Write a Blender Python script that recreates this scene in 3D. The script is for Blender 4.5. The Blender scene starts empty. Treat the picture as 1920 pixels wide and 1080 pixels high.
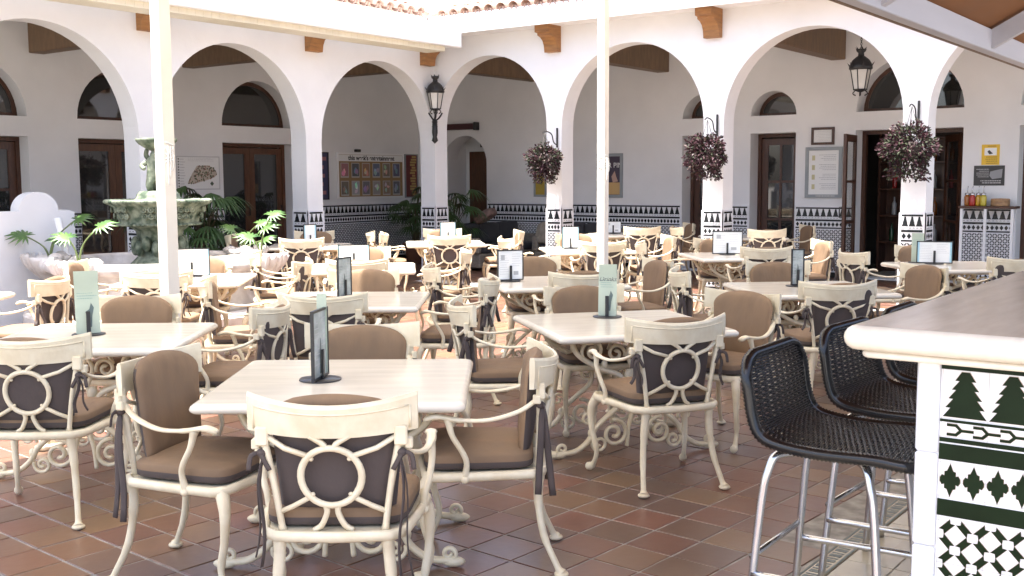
import bpy, bmesh, math, random
from mathutils import Vector, Matrix
from mathutils.geometry import tessellate_polygon
random.seed(7)
R = math.radians
sc = bpy.context.scene
COL = sc.collection

# ------------------------------------------------------------------ camera, sky, sun, exposure
YAW, PITCH, ROLL, EYE = R(36.6), math.atan(202/2032), R(-0.3), 1.6
fw = Vector((math.cos(YAW)*math.cos(PITCH), math.sin(YAW)*math.cos(PITCH), -math.sin(PITCH)))
rt = Vector((math.sin(YAW), -math.cos(YAW), 0.0))
up = rt.cross(fw)
rt, up = rt*math.cos(ROLL)+up*math.sin(ROLL), up*math.cos(ROLL)-rt*math.sin(ROLL)
cam_d = bpy.data.cameras.new('camera')
cam = bpy.data.objects.new('camera', cam_d)
COL.objects.link(cam)
M = Matrix((rt, up, -fw)).transposed().to_4x4()
M.translation = Vector((0, 0, EYE))
cam.matrix_world = M
cam_d.sensor_width = 36.0
cam_d.lens = 36.0*2032/1920
cam_d.clip_start = 0.05
cam_d.clip_end = 2000
sc.camera = cam

SUN = Vector((-0.22, 0.10, 0.97)).normalized()      # direction towards the sun
w = bpy.data.worlds.new('World')
sc.world = w
w.use_nodes = True
nt = w.node_tree
bg = nt.nodes['Background']
sky = nt.nodes.new('ShaderNodeTexSky')
sky.sky_type = 'NISHITA'
sky.sun_disc = False
sky.sun_elevation = math.asin(SUN.z)
sky.sun_rotation = math.atan2(SUN.x, SUN.y)
sky.air_density = 0.7
sky.dust_density = 4.0
sky.ozone_density = 0.8
nt.links.new(sky.outputs[0], bg.inputs[0])
bg.inputs[1].default_value = 0.15
sd = bpy.data.lights.new('sun', 'SUN')
sd.energy = 4.2
sd.angle = R(0.6)
sd.color = (1.0, 0.97, 0.92)
so = bpy.data.objects.new('sun', sd)
COL.objects.link(so)
so.rotation_euler = SUN.to_track_quat('Z', 'Y').to_euler()
sc.view_settings.view_transform = 'Standard'
sc.view_settings.look = 'None'
sc.view_settings.gamma = 1
sc.view_settings.exposure = 2.25

# ------------------------------------------------------------------ materials
MATS = {}
def mat(name, col, rough=0.5, metal=0.0, spec=0.5, var=0.0, vscale=6.0, bump=0.0, bscale=40.0, col2=None, coat=0.0, stretch=None, detail=4.0):
    if name in MATS:
        return MATS[name]
    m = bpy.data.materials.new(name)
    m.use_nodes = True
    t = m.node_tree
    b = t.nodes['Principled BSDF']
    b.inputs['Base Color'].default_value = (*col, 1)
    b.inputs['Roughness'].default_value = rough
    b.inputs['Metallic'].default_value = metal
    b.inputs['Specular IOR Level'].default_value = spec
    b.inputs['Coat Weight'].default_value = coat
    b.inputs['Coat Roughness'].default_value = 0.1
    if var or col2 or bump:
        tc = t.nodes.new('ShaderNodeTexCoord')
        mp = t.nodes.new('ShaderNodeMapping')
        if stretch:
            mp.inputs['Scale'].default_value = stretch
        t.links.new(tc.outputs['Object'], mp.inputs[0])
    if var or col2:
        n = t.nodes.new('ShaderNodeTexNoise')
        n.inputs['Scale'].default_value = vscale
        n.inputs['Detail'].default_value = detail
        t.links.new(mp.outputs[0], n.inputs['Vector'])
        cr = t.nodes.new('ShaderNodeValToRGB')
        c2 = col2 if col2 else tuple(c*(1-var) for c in col)
        cr.color_ramp.elements[0].position = 0.35
        cr.color_ramp.elements[1].position = 0.68
        cr.color_ramp.elements[0].color = (*c2, 1)
        cr.color_ramp.elements[1].color = (*col, 1)
        t.links.new(n.outputs['Fac'], cr.inputs[0])
        t.links.new(cr.outputs[0], b.inputs['Base Color'])
        rr = t.nodes.new('ShaderNodeMapRange')
        rr.inputs['To Min'].default_value = max(0.02, rough*0.8)
        rr.inputs['To Max'].default_value = min(1, rough*1.2)
        t.links.new(n.outputs['Fac'], rr.inputs['Value'])
        t.links.new(rr.outputs[0], b.inputs['Roughness'])
    if bump:
        n2 = t.nodes.new('ShaderNodeTexNoise')
        n2.inputs['Scale'].default_value = bscale
        n2.inputs['Detail'].default_value = 5
        t.links.new(mp.outputs[0], n2.inputs['Vector'])
        bp = t.nodes.new('ShaderNodeBump')
        bp.inputs['Strength'].default_value = bump
        bp.inputs['Distance'].default_value = 0.01
        t.links.new(n2.outputs['Fac'], bp.inputs['Height'])
        t.links.new(bp.outputs[0], b.inputs['Normal'])
    MATS[name] = m
    return m

FROT, FP0 = R(-4.0), (4.027, 2.381)
def tile_mat(name, cols, pitch, rough, rot=0.0, p0=(0, 0)):
    """per-tile colour from the tile's own cell, plus firing blotches"""
    m = bpy.data.materials.new(name)
    m.use_nodes = True
    t = m.node_tree
    b = t.nodes['Principled BSDF']
    g = t.nodes.new('ShaderNodeNewGeometry')
    sc_ = t.nodes.new('ShaderNodeVectorMath'); sc_.operation = 'MULTIPLY'
    sc_.inputs[1].default_value = (1/pitch, 1/pitch, 0)
    fl = t.nodes.new('ShaderNodeVectorMath'); fl.operation = 'FLOOR'
    wn = t.nodes.new('ShaderNodeTexWhiteNoise'); wn.noise_dimensions = '3D'
    cr = t.nodes.new('ShaderNodeValToRGB')
    e = cr.color_ramp.elements
    while len(e) < len(cols):
        e.new(0.5)
    for i, c in enumerate(cols):
        e[i].position = i/(len(cols)-1)
        e[i].color = (*c, 1)
    n = t.nodes.new('ShaderNodeTexNoise'); n.inputs['Scale'].default_value = 4; n.inputs['Detail'].default_value = 3
    b.inputs['Coat Weight'].default_value = 0.35; b.inputs['Coat Roughness'].default_value = 0.2
    mx = t.nodes.new('ShaderNodeMix'); mx.data_type = 'RGBA'; mx.blend_type = 'MULTIPLY'; mx.inputs['Factor'].default_value = 0.35
    cr2 = t.nodes.new('ShaderNodeValToRGB')
    cr2.color_ramp.elements[0].color = (0.55, 0.55, 0.58, 1); cr2.color_ramp.elements[0].position = 0.3
    cr2.color_ramp.elements[1].color = (1.15, 1.1, 1.05, 1); cr2.color_ramp.elements[1].position = 0.7
    su = t.nodes.new('ShaderNodeVectorMath'); su.operation = 'SUBTRACT'; su.inputs[1].default_value = (p0[0], p0[1], 0)
    vr_ = t.nodes.new('ShaderNodeVectorRotate'); vr_.rotation_type = 'Z_AXIS'; vr_.inputs['Angle'].default_value = -rot
    t.links.new(g.outputs['Position'], su.inputs[0]); t.links.new(su.outputs[0], vr_.inputs['Vector'])
    t.links.new(vr_.outputs[0], sc_.inputs[0]); t.links.new(sc_.outputs[0], fl.inputs[0])
    t.links.new(fl.outputs[0], wn.inputs['Vector']); t.links.new(wn.outputs['Value'], cr.inputs[0])
    t.links.new(g.outputs['Position'], n.inputs['Vector']); t.links.new(n.outputs['Fac'], cr2.inputs[0])
    t.links.new(cr.outputs[0], mx.inputs['A']); t.links.new(cr2.outputs[0], mx.inputs['B'])
    t.links.new(mx.outputs['Result'], b.inputs['Base Color'])
    mr = t.nodes.new('ShaderNodeMapRange')
    mr.inputs['To Min'].default_value = rough*0.7; mr.inputs['To Max'].default_value = rough*1.5
    t.links.new(n.outputs['Fac'], mr.inputs['Value']); t.links.new(mr.outputs[0], b.inputs['Roughness'])
    n3 = t.nodes.new('ShaderNodeTexNoise'); n3.inputs['Scale'].default_value = 18
    bp = t.nodes.new('ShaderNodeBump'); bp.inputs['Strength'].default_value = 0.06; bp.inputs['Distance'].default_value = 0.02
    t.links.new(g.outputs['Position'], n3.inputs['Vector']); t.links.new(n3.outputs['Fac'], bp.inputs['Height'])
    t.links.new(bp.outputs[0], b.inputs['Normal'])
    MATS[name] = m
    return m

WHITE = mat('white_plaster', (0.785, 0.79, 0.79), 0.9, var=0.09, vscale=1.1, bump=0.5, bscale=7, detail=9)
WHITEP = mat('white_paint', (0.82, 0.82, 0.81), 0.45, var=0.04, vscale=3)
CREAMP = mat('cream_paint', (0.78, 0.74, 0.60), 0.5, var=0.08, vscale=4)
GREYW = mat('grey_beam_paint', (0.50, 0.48, 0.50), 0.6, var=0.08, vscale=3, stretch=(0.3, 3, 3))
CAST = mat('cream_cast_metal', (0.79, 0.71, 0.52), 0.35, col2=(0.70, 0.60, 0.41), vscale=13, bump=0.12, bscale=60)
MARBLE = mat('cream_marble', (0.79, 0.725, 0.60), 0.15, var=0.11, vscale=3.4, stretch=(0.8, 5.5, 1), detail=10)
BARMARBLE = mat('bar_marble', (0.55, 0.47, 0.365), 0.2, var=0.16, vscale=2.6, stretch=(1.2, 7, 1), detail=9, spec=0.35)
BARNOSE = MARBLE
BROWN = mat('brown_cushion', (0.235, 0.15, 0.085), 0.8, var=0.2, vscale=5, bump=0.9, bscale=7, stretch=(1.8, 1, 0.7))
DKBROWN = mat('dark_brown_cloth', (0.085, 0.065, 0.058), 0.85, var=0.15, vscale=8, bump=0.3, bscale=20)
WOOD = mat('oak_corbel', (0.36, 0.17, 0.055), 0.55, var=0.35, vscale=5, stretch=(1, 1, 6))
BEAM = mat('dark_oak_beam', (0.20, 0.125, 0.07), 0.6, var=0.3, vscale=4, stretch=(4, 4, 1))
DOOR = mat('mahogany_door', (0.085, 0.034, 0.018), 0.4, var=0.4, vscale=6, stretch=(6, 6, 0.8))
DOORL = mat('warm_wood_door', (0.125, 0.052, 0.024), 0.4, var=0.4, vscale=6, stretch=(6, 6, 0.8))
GLASS = mat('dark_glass', (0.028, 0.029, 0.028), 0.03, spec=1.0, var=0.3, vscale=1.5)
FROST = mat('frosted_glass', (0.62, 0.60, 0.55), 0.35, var=0.1, vscale=8)
IRON = mat('black_iron', (0.018, 0.018, 0.019), 0.45, var=0.3, vscale=20, bump=0.2, bscale=50)
BLACK = mat('black_plastic', (0.02, 0.02, 0.021), 0.35)
CHROME = mat('brushed_steel', (0.62, 0.62, 0.63), 0.22, metal=1.0, var=0.12, vscale=14)
WICKER = mat('black_wicker', (0.006, 0.006, 0.007), 0.22, var=0.3, vscale=30)
GREEN = mat('green_glaze', (0.010, 0.022, 0.009), 0.3, var=0.3, vscale=10, spec=0.1)
NAVY = mat('black_glaze', (0.016, 0.02, 0.022), 0.25, var=0.3, vscale=10)
GLAZE = mat('white_glaze', (0.74, 0.75, 0.77), 0.14, var=0.05, vscale=5, spec=0.6)
CLAY = mat('roof_clay', (0.62, 0.42, 0.33), 0.85, var=0.35, vscale=4, bump=0.3)
STONE = mat('green_weathered_stone', (0.27, 0.30, 0.22), 0.8, col2=(0.045, 0.07, 0.042), vscale=11, bump=0.7, bscale=25)
PALE = mat('pale_stone', (0.66, 0.63, 0.59), 0.8, col2=(0.42, 0.38, 0.34), vscale=5, bump=0.5, bscale=22)
WATER = mat('dark_water', (0.03, 0.04, 0.035), 0.05, bump=0.3, bscale=12)
GROUT = mat('grout', (0.40, 0.37, 0.33), 0.9, var=0.45, vscale=12)
CANVAS = mat('tan_canvas', (0.22, 0.085, 0.022), 0.8, var=0.12, vscale=2)
SHADE = mat('added_shade_canvas', (0.78, 0.74, 0.64), 0.85, var=0.06, vscale=2)  # translucent cloth of the unseen shade added over the near tables
_t = SHADE.node_tree
_tr = _t.nodes.new('ShaderNodeBsdfTranslucent'); _tr.inputs[0].default_value = (0.80, 0.785, 0.74, 1)
_mx = _t.nodes.new('ShaderNodeMixShader'); _mx.inputs[0].default_value = 0.5
_t.links.new(_t.nodes['Principled BSDF'].outputs[0], _mx.inputs[1]); _t.links.new(_tr.outputs[0], _mx.inputs[2])
_t.links.new(_mx.outputs[0], _t.nodes['Material Output'].inputs[0])
CREAMPOLE = mat('cream_pole_paint', (0.76, 0.73, 0.66), 0.5, var=0.06, vscale=4)
CLEAR = mat('clear_pane', (0.85, 0.87, 0.86), 0.05)
CLEAR.node_tree.nodes['Principled BSDF'].inputs['Transmission Weight'].default_value = 1.0
CLEAR.node_tree.nodes['Principled BSDF'].inputs['IOR'].default_value = 1.1
LEAF = mat('palm_leaf', (0.055, 0.11, 0.03), 0.45, col2=(0.03, 0.065, 0.02), vscale=3)
LEAFY = mat('bright_leaf', (0.075, 0.155, 0.028), 0.4, col2=(0.04, 0.095, 0.025), vscale=6)
STEMM = mat('green_stem', (0.12, 0.16, 0.05), 0.6, var=0.2)
TRUNK = mat('fibre_trunk', (0.10, 0.07, 0.04), 0.9, var=0.3, bump=0.5)
PURP = mat('purple_leaf', (0.065, 0.026, 0.034), 0.65, spec=0.2, col2=(0.03, 0.016, 0.02), vscale=9)
PURG = mat('grey_green_leaf', (0.062, 0.07, 0.04), 0.65, spec=0.2, col2=(0.03, 0.038, 0.025), vscale=9)
PURS = mat('silver_pink_leaf', (0.15, 0.115, 0.10), 0.6, col2=(0.08, 0.055, 0.055), vscale=9)
SOIL = mat('soil', (0.06, 0.04, 0.03), 0.95)
PAPER = mat('white_card', (0.78, 0.79, 0.77), 0.5)
MINT = mat('mint_card', (0.50, 0.57, 0.45), 0.45, var=0.12, vscale=5)
INK = mat('grey_ink', (0.16, 0.18, 0.17), 0.7)
BLUE = mat('pale_blue_print', (0.35, 0.58, 0.68), 0.5)
GREYF = mat('grey_frame', (0.30, 0.33, 0.34), 0.5, var=0.1)
SOFA = mat('charcoal_sofa', (0.045, 0.045, 0.05), 0.9, var=0.2, bump=0.3)
SOFAB = mat('taupe_weave', (0.23, 0.20, 0.16), 0.9, var=0.3, vscale=30, bump=0.6, bscale=80)
YELLOW = mat('yellow_sign', (0.72, 0.46, 0.03), 0.5)
TERRA = tile_mat('terracotta_tile', [(0.14, 0.070, 0.050), (0.19, 0.080, 0.052), (0.185, 0.105, 0.058), (0.12, 0.067, 0.053), (0.215, 0.125, 0.066), (0.165, 0.078, 0.054), (0.195, 0.087, 0.055)], 0.243, 0.36, FROT, FP0)
PALET = tile_mat('pale_floor_tile', [(0.50, 0.44, 0.32), (0.55, 0.49, 0.37), (0.46, 0.41, 0.31)], 0.2, 0.2)
def flat(name, c, r=0.6):
    return mat(name, c, r)

# ------------------------------------------------------------------ mesh helpers
class MB:
    def __init__(s): s.v, s.f, s.mi, s.sm = [], [], [], []
    def add(s, vs, fs, mi=0, smooth=False):
        o = len(s.v)
        s.v += [tuple(p) for p in vs]
        for f in fs:
            s.f.append(tuple(i+o for i in f)); s.mi.append(mi); s.sm.append(smooth)
        return s
    def box(s, a, b, mi=0):
        x0, y0, z0 = a; x1, y1, z1 = b
        vs = [(x0,y0,z0),(x1,y0,z0),(x1,y1,z0),(x0,y1,z0),(x0,y0,z1),(x1,y0,z1),(x1,y1,z1),(x0,y1,z1)]
        return s.add(vs, [(0,3,2,1),(4,5,6,7),(0,1,5,4),(1,2,6,5),(2,3,7,6),(3,0,4,7)], mi)
    def bbox(s, a, b, bv=0.006, mi=0):
        """box with chamfered edges"""
        c = [(a[i]+b[i])/2 for i in range(3)]; h = [abs(b[i]-a[i])/2 for i in range(3)]
        bv = min(bv, *[x*0.45 for x in h])
        bm = bmesh.new()
        bmesh.ops.create_cube(bm, size=2)
        for v in bm.verts: v.co = Vector((c[0]+v.co.x*h[0], c[1]+v.co.y*h[1], c[2]+v.co.z*h[2]))
        bmesh.ops.bevel(bm, geom=list(bm.edges), offset=bv, segments=1, affect='EDGES')
        bm.verts.index_update()
        s.add([v.co[:] for v in bm.verts], [[v.index for v in f.verts] for f in bm.faces], mi)
        bm.free(); return s
    def tube(s, pts, rad, n=8, mi=0, closed=False, flat=None, upv=None, cap=True):
        """swept tube; flat=(a,b) multiplies section axes (side, up)"""
        pts = [Vector(p) for p in pts]; N = len(pts)
        if not hasattr(rad, '__len__'): rad = [rad]*N
        ring = []
        ref = Vector(upv) if upv else None
        prev = None
        for i, p in enumerate(pts):
            a = pts[i-1] if (i > 0 or closed) else p
            b = pts[(i+1) % N] if (i < N-1 or closed) else p
            t = (b-a)
            t = t.normalized() if t.length > 1e-9 else Vector((0,0,1))
            if ref: u = ref - t*ref.dot(t)
            elif prev is None:
                u = Vector((0,0,1)) if abs(t.z) < 0.9 else Vector((1,0,0)); u = u - t*u.dot(t)
            else: u = prev - t*prev.dot(t)
            if u.length < 1e-6: u = t.orthogonal()
            u.normalize(); prev = u
            sd = t.cross(u)
            fa, fb = flat if flat else (1, 1)
            ring.append([p + (sd*math.cos(2*math.pi*k/n)*fa + u*math.sin(2*math.pi*k/n)*fb)*rad[i] for k in range(n)])
        vs = [v for r in ring for v in r]
        fs = []
        for i in range(N if closed else N-1):
            j = (i+1) % N
            for k in range(n):
                l = (k+1) % n
                fs.append((i*n+k, i*n+l, j*n+l, j*n+k))
        if cap and not closed:
            fs.append(tuple(range(n))[::-1]); fs.append(tuple((N-1)*n+k for k in range(n)))
        return s.add(vs, fs, mi, True)
    def lathe(s, prof, n=24, c=(0,0,0), mi=0, smooth=True, wob=None):
        vs, fs = [], []
        for r, z in prof:
            for k in range(n):
                a = 2*math.pi*k/n
                rr = r*(wob(a, z) if wob else 1)
                vs.append((c[0]+rr*math.cos(a), c[1]+rr*math.sin(a), c[2]+z))
        for i in range(len(prof)-1):
            for k in range(n):
                l = (k+1) % n
                fs.append((i*n+k, i*n+l, (i+1)*n+l, (i+1)*n+k))
        fs.append(tuple(range(n))[::-1]); fs.append(tuple((len(prof)-1)*n+k for k in range(n)))
        return s.add(vs, fs, mi, smooth)
    def ext(s, outer, holes, w0, w1, mp, mi=0, back=True, sides=True):
        """planar outline with holes, extruded from w0 (seen) to w1; mp(u,v,w)->xyz"""
        loops = [outer]+list(holes)
        fl = [p for l in loops for p in l]
        tris = tessellate_polygon([[Vector((p[0], p[1], 0)) for p in l] for l in loops])
        n = len(fl)
        vs = [mp(p[0], p[1], w0) for p in fl]+[mp(p[0], p[1], w1) for p in fl]
        fs = [tuple(t) for t in tris]
        if back: fs += [tuple(i+n for i in t[::-1]) for t in tris]
        if sides:
            o = 0
            for l in loops:
                m_ = len(l)
                for k in range(m_):
                    a, b = o+k, o+(k+1) % m_
                    fs.append((a, b, b+n, a+n))
                o += m_
        return s.add(vs, fs, mi)
    def ell(s, c, r, nu=12, nv=8, mi=0):
        prof = []
        vs, fs = [], []
        for j in range(nv+1):
            ph = math.pi*j/nv
            for k in range(nu):
                a = 2*math.pi*k/nu
                vs.append((c[0]+r[0]*math.sin(ph)*math.cos(a), c[1]+r[1]*math.sin(ph)*math.sin(a), c[2]+r[2]*math.cos(ph)))
        for j in range(nv):
            for k in range(nu):
                l = (k+1) % nu
                fs.append((j*nu+k, (j+1)*nu+k, (j+1)*nu+l, j*nu+l))
        return s.add(vs, fs, mi, True)
    def mesh(s, name, mats):
        me = bpy.data.meshes.new(name)
        me.from_pydata(s.v, [], s.f)
        if not isinstance(mats, (list, tuple)): mats = [mats]
        for m in mats: me.materials.append(m)
        me.polygons.foreach_set('material_index', s.mi)
        me.polygons.foreach_set('use_smooth', s.sm)
        bm = bmesh.new(); bm.from_mesh(me)
        bmesh.ops.recalc_face_normals(bm, faces=bm.faces)
        bm.to_mesh(me); bm.free()
        me.update()
        return me
    def build(s, name, mats, parent=None, **kw):
        return link(name, s.mesh(name, mats), parent, **kw)

def link(name, data, parent=None, loc=None, rz=None, kind=None, label=None, cat=None, group=None):
    o = bpy.data.objects.new(name, data)
    COL.objects.link(o)
    if parent: o.parent = parent
    if loc is not None: o.location = loc
    if rz is not None: o.rotation_euler = (0, 0, rz)
    return tag(o, label, cat, group, kind)
def tag(o, label=None, cat=None, group=None, kind=None):
    if label: o['label'] = label
    if cat: o['category'] = cat
    if group: o['group'] = group
    if kind: o['kind'] = kind
    return o
def thing(name, label, cat, loc=(0,0,0), rz=0, group=None):
    return link(name, None, None, loc, rz, None, label, cat, group)
def copy_tree(o, parent=None):
    c = o.copy(); COL.objects.link(c); c.parent = parent
    for ch in o.children: copy_tree(ch, c)
    return c
def spline(ps, n=6):
    """Catmull-Rom through points"""
    ps = [Vector(p) for p in ps]
    out = []
    for i in range(len(ps)-1):
        p0 = ps[max(0, i-1)]; p1 = ps[i]; p2 = ps[i+1]; p3 = ps[min(len(ps)-1, i+2)]
        for k in range(n):
            t = k/n
            out.append(0.5*((2*p1)+(p2-p0)*t+(2*p0-5*p1+4*p2-p3)*t*t+(3*p1-p0-3*p2+p3)*t**3))
    out.append(ps[-1])
    return out
def lerpl(vals, n):
    out = []
    for i in range(len(vals)-1):
        for k in range(n): out.append(vals[i]+(vals[i+1]-vals[i])*k/n)
    out.append(vals[-1]); return out
def text_mesh(txt, size, mats, align='CENTER', ext=0.001, shear=0.0, bold=0.0):
    c = bpy.data.curves.new('lettering', 'FONT')
    c.body = txt; c.size = size; c.align_x = align; c.align_y = 'CENTER'; c.extrude = ext; c.shear = shear; c.offset = bold
    o = bpy.data.objects.new('lettering', c)
    COL.objects.link(o)
    dg = bpy.context.evaluated_depsgraph_get()
    me = bpy.data.meshes.new_from_object(o.evaluated_get(dg))
    bpy.data.objects.remove(o)
    me.materials.clear(); me.materials.append(mats)
    return me
def place_text(name, txt, size, m, parent, pos, facing, **kw):
    """facing: 'X' = reads when seen from -X, 'Y' = reads when seen from -Y"""
    o = link(name, text_mesh(txt, size, m, **kw), parent)
    if facing == 'Y': o.rotation_euler = (R(90), 0, 0)
    else: o.rotation_euler = (R(90), 0, R(-90))
    o.location = pos
    return o
mapL = lambda u, v, w: (u, w, v)      # walls that face -Y
mapR = lambda u, v, w: (w, u, v)      # walls that face -X
def arc(cx, cz, rx, rz, a0, a1, n=24):
    return [(cx+rx*math.cos(a0+(a1-a0)*i/n), cz+rz*math.sin(a0+(a1-a0)*i/n)) for i in range(n+1)]
def px(X, Y, Z):
    v = Vector((X, Y, Z))-Vector((0, 0, EYE)); d = v.dot(fw)
    if d <= 0.05: return (-9999, -9999, d)
    return (960+2032*v.dot(rt)/d, 540-2032*v.dot(up)/d, d)

XR, YL, TH = 14.0, 12.0, 0.32          # inner faces of the two arcades, their thickness
XB, YB = 17.2, 15.2                     # back walls of the two walkways

# ================================================================== GROUND AND FLOOR
g = MB(); g.add([(-150,-150,-0.0042),(150,-150,-0.0042),(150,150,-0.0042),(-150,150,-0.0042)], [(0,1,2,3)])
ground = g.build('ground', GROUT, kind='structure')
floor = link('courtyard_floor', None, kind='structure')
PT = 0.243
tb = MB()
h_, b_ = PT/2-0.0055, 0.0028
vs = [(-h_,-h_,-0.012),(h_,-h_,-0.012),(h_,h_,-0.012),(-h_,h_,-0.012), (-h_,-h_,-b_),(h_,-h_,-b_),(h_,h_,-b_),(-h_,h_,-b_), (-h_+b_,-h_+b_,0),(h_-b_,-h_+b_,0),(h_-b_,h_-b_,0),(-h_+b_,h_-b_,0)]
fs = [(8,9,10,11)]+[(i,(i+1)%4,4+(i+1)%4,4+i) for i in range(4)]+[(4+i,4+(i+1)%4,8+(i+1)%4,8+i) for i in range(4)]
tb.add(vs, fs)
tile_me = tb.mesh('floor_tile', TERRA)
cells = []
cR, sR = math.cos(FROT), math.sin(FROT)
for i in range(-30, 66):
    for j in range(-20, 66):
        u_, v_ = (i+0.5)*PT, (j+0.5)*PT
        x, y = FP0[0]+u_*cR-v_*sR, FP0[1]+u_*sR+v_*cR
        if y < 1.74 and x > 2.1: continue
        if x > 12.9 and x < 13.4 and y < 11.6: continue
        if x > XB or y > YB or x < -0.5 or y < -1.5: continue
        q = px(x, y, 0)
        if q[2] < 0.3 or q[0] < -700 or q[0] > 2500: continue
        vis = -60 < q[0] < 1980 and q[1] < 1110
        cells.append((0 if vis else 1, q[2], x, y, random.uniform(-0.0015, 0.0008)))
cells.sort()
for k, (vis, d, x, y, z) in enumerate(cells[:300]):
    link('floor_tile', tile_me, floor, (x, y, z), FROT)
rest = MB()
for vis, d, x, y, z in cells[300:]:
    rest.add([(a*cR-b*sR+x, a*sR+b*cR+y, c+z) for a, b, c in vs], fs)
rest.build('floor_tiling', TERRA, floor, kind='stuff')
# pale border strip along the right arcade
strip = link('pale_border_strip', None, floor)
k = 0; y = -1.0
while y < 11.5:
    MB().bbox((12.98, y+0.004, -0.012), (13.32, y+0.596, 0.002), 0.004).build('border_slab', PALE, strip); y += 0.6
# pale tiled floor under the bar
pale = link('bar_floor', None, kind='structure')
pm = MB(); hh = 0.2/2-0.003
pm.add([(x*(hh/h_), y*(hh/h_), z) for x, y, z in vs], fs)
pale_me = pm.mesh('pale_tile', PALET)
pale_far = MB()
npale = 0
for i in range(12, 60):
    for j in range(-10, 8):
        x, y = (i+0.5)*0.2, (j+0.5)*0.2-0.08
        q = px(x, y, 0)
        if q[2] < 0.3: continue
        if y < 0.9 and x > 3.35: continue
        if x < 9 and npale < 120:
            link('pale_tile', pale_me, pale, (x, y, 0)); npale += 1
        else: pale_far.add([(a*(hh/h_)+x, b*(hh/h_)+y, c) for a, b, c in vs], fs)
pale_far.build('pale_tiling', PALET, pale, kind='stuff')
bd = MB()
bd.box((2.25, 1.522, -0.012), (12.5, 1.618, 0.001))
bd2 = MB()
x = 2.3
while x < 12.4:
    bd2.box((x, 1.545, 0.0), (x+0.03, 1.595, 0.003)); bd2.box((x+0.045, 1.545, 0.0), (x+0.055, 1.595, 0.003))
    x += 0.075
bd2.box((2.25, 1.524, 0.0), (12.5, 1.534, 0.003)); bd2.box((2.25, 1.604, 0.0), (12.5, 1.614, 0.003))
bo = bd.build('key_border', PALET, pale)
bd2.build('key_pattern', INK, bo, kind='stuff')

# ================================================================== AZULEJO DADO
def tree_poly(cx, z0, wd, ht, steps=4, inv=False):
    """stepped fir-tree / almena outline"""
    pts = []
    for i in range(steps):
        zt = z0+ht*i/steps; wz = wd/2*(1-i/(steps))*0.98+wd*0.06
        pts += [(wz, zt), (wz*0.62+0.0, zt+ht/steps)]
    right = [(cx+a, b) for a, b in pts]
    left = [(cx-a, b) for a, b in pts[::-1]]
    return right+left
def dado(parent, mp, u0, u1, zt, face, z0=0.0, lod=1, margin=0.0, name='tile_panel'):
    """glazed panel with tree frieze, diamond band and star lattice; face = w coordinate of the wall; seen from lower w"""
    p = MB()
    p.ext([(u0, z0), (u1, z0), (u1, zt+0.02), (u0, zt+0.02)], [], face-0.012, face, mp)
    po = p.build(name, GLAZE, parent)
    m = MB(); ud0, ud1 = u0+margin, u1-margin
    f0, f1 = face-0.0145, face-0.0118
    def rect(a, b, c, d): m.ext([(a, c), (b, c), (b, d), (a, d)], [], f0, f1, mp, back=False)
    L = ud1-ud0
    n = max(2, round(L/0.105)); s = L/n
    rect(ud0, ud1, zt-0.025, zt-0.0)
    for i in range(n):
        m.ext(tree_poly(ud0+(i+0.5)*s, zt-0.15, s*0.86, 0.122, 3), [], f0, f1, mp, back=False)
    # chevron row and dark rails
    for i in range(n*2):
        a = ud0+(i+0.5)*s/2
        m.ext([(a-s*0.18, zt-0.185), (a, zt-0.165), (a+s*0.18, zt-0.185), (a, zt-0.172)], [], f0, f1, mp, back=False)
    rect(ud0, ud1, zt-0.225, zt-0.195)
    nd = max(3, round(L/0.066)); sd_ = L/nd
    for i in range(nd):
        a = ud0+(i+0.5)*sd_; c = zt-0.275
        m.ext([(a-sd_*0.42, c), (a, c-0.038), (a+sd_*0.42, c), (a, c+0.038)], [], f0, f1, mp, back=False)
    rect(ud0, ud1, zt-0.345, zt-0.323)
    # lattice of small dark lozenges
    c = 0.036
    nu = max(2, round(L/c)); cu = L/nu
    z = zt-0.36-c/2; row = 0
    while z > z0+0.20:
        for i in range(nu):
            a = ud0+(i+0.5)*cu
            if (i+row) % 2 == 0: q = [(a-cu*0.5, z-c*0.2), (a-cu*0.2, z-c*0.5), (a+cu*0.5, z+c*0.2), (a+cu*0.2, z+c*0.5)]
            else: q = [(a-cu*0.5, z+c*0.2), (a+cu*0.2, z-c*0.5), (a+cu*0.5, z-c*0.2), (a-cu*0.2, z+c*0.5)]
            m.ext(q, [], f0, f1, mp, back=False, sides=False)
        z -= c; row += 1
    rect(ud0, ud1, z0+0.165, z0+0.185)
    for i in range(nd):
        a = ud0+(i+0.5)*sd_; cc = z0+0.13
        m.ext([(a-sd_*0.42, cc), (a, cc-0.03), (a+sd_*0.42, cc), (a, cc+0.03)], [], f0, f1, mp, back=False)
    rect(ud0, ud1, z0+0.0, z0+0.085)
    m.build('glaze_pattern', NAVY, po, kind='stuff')
    return po

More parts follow.
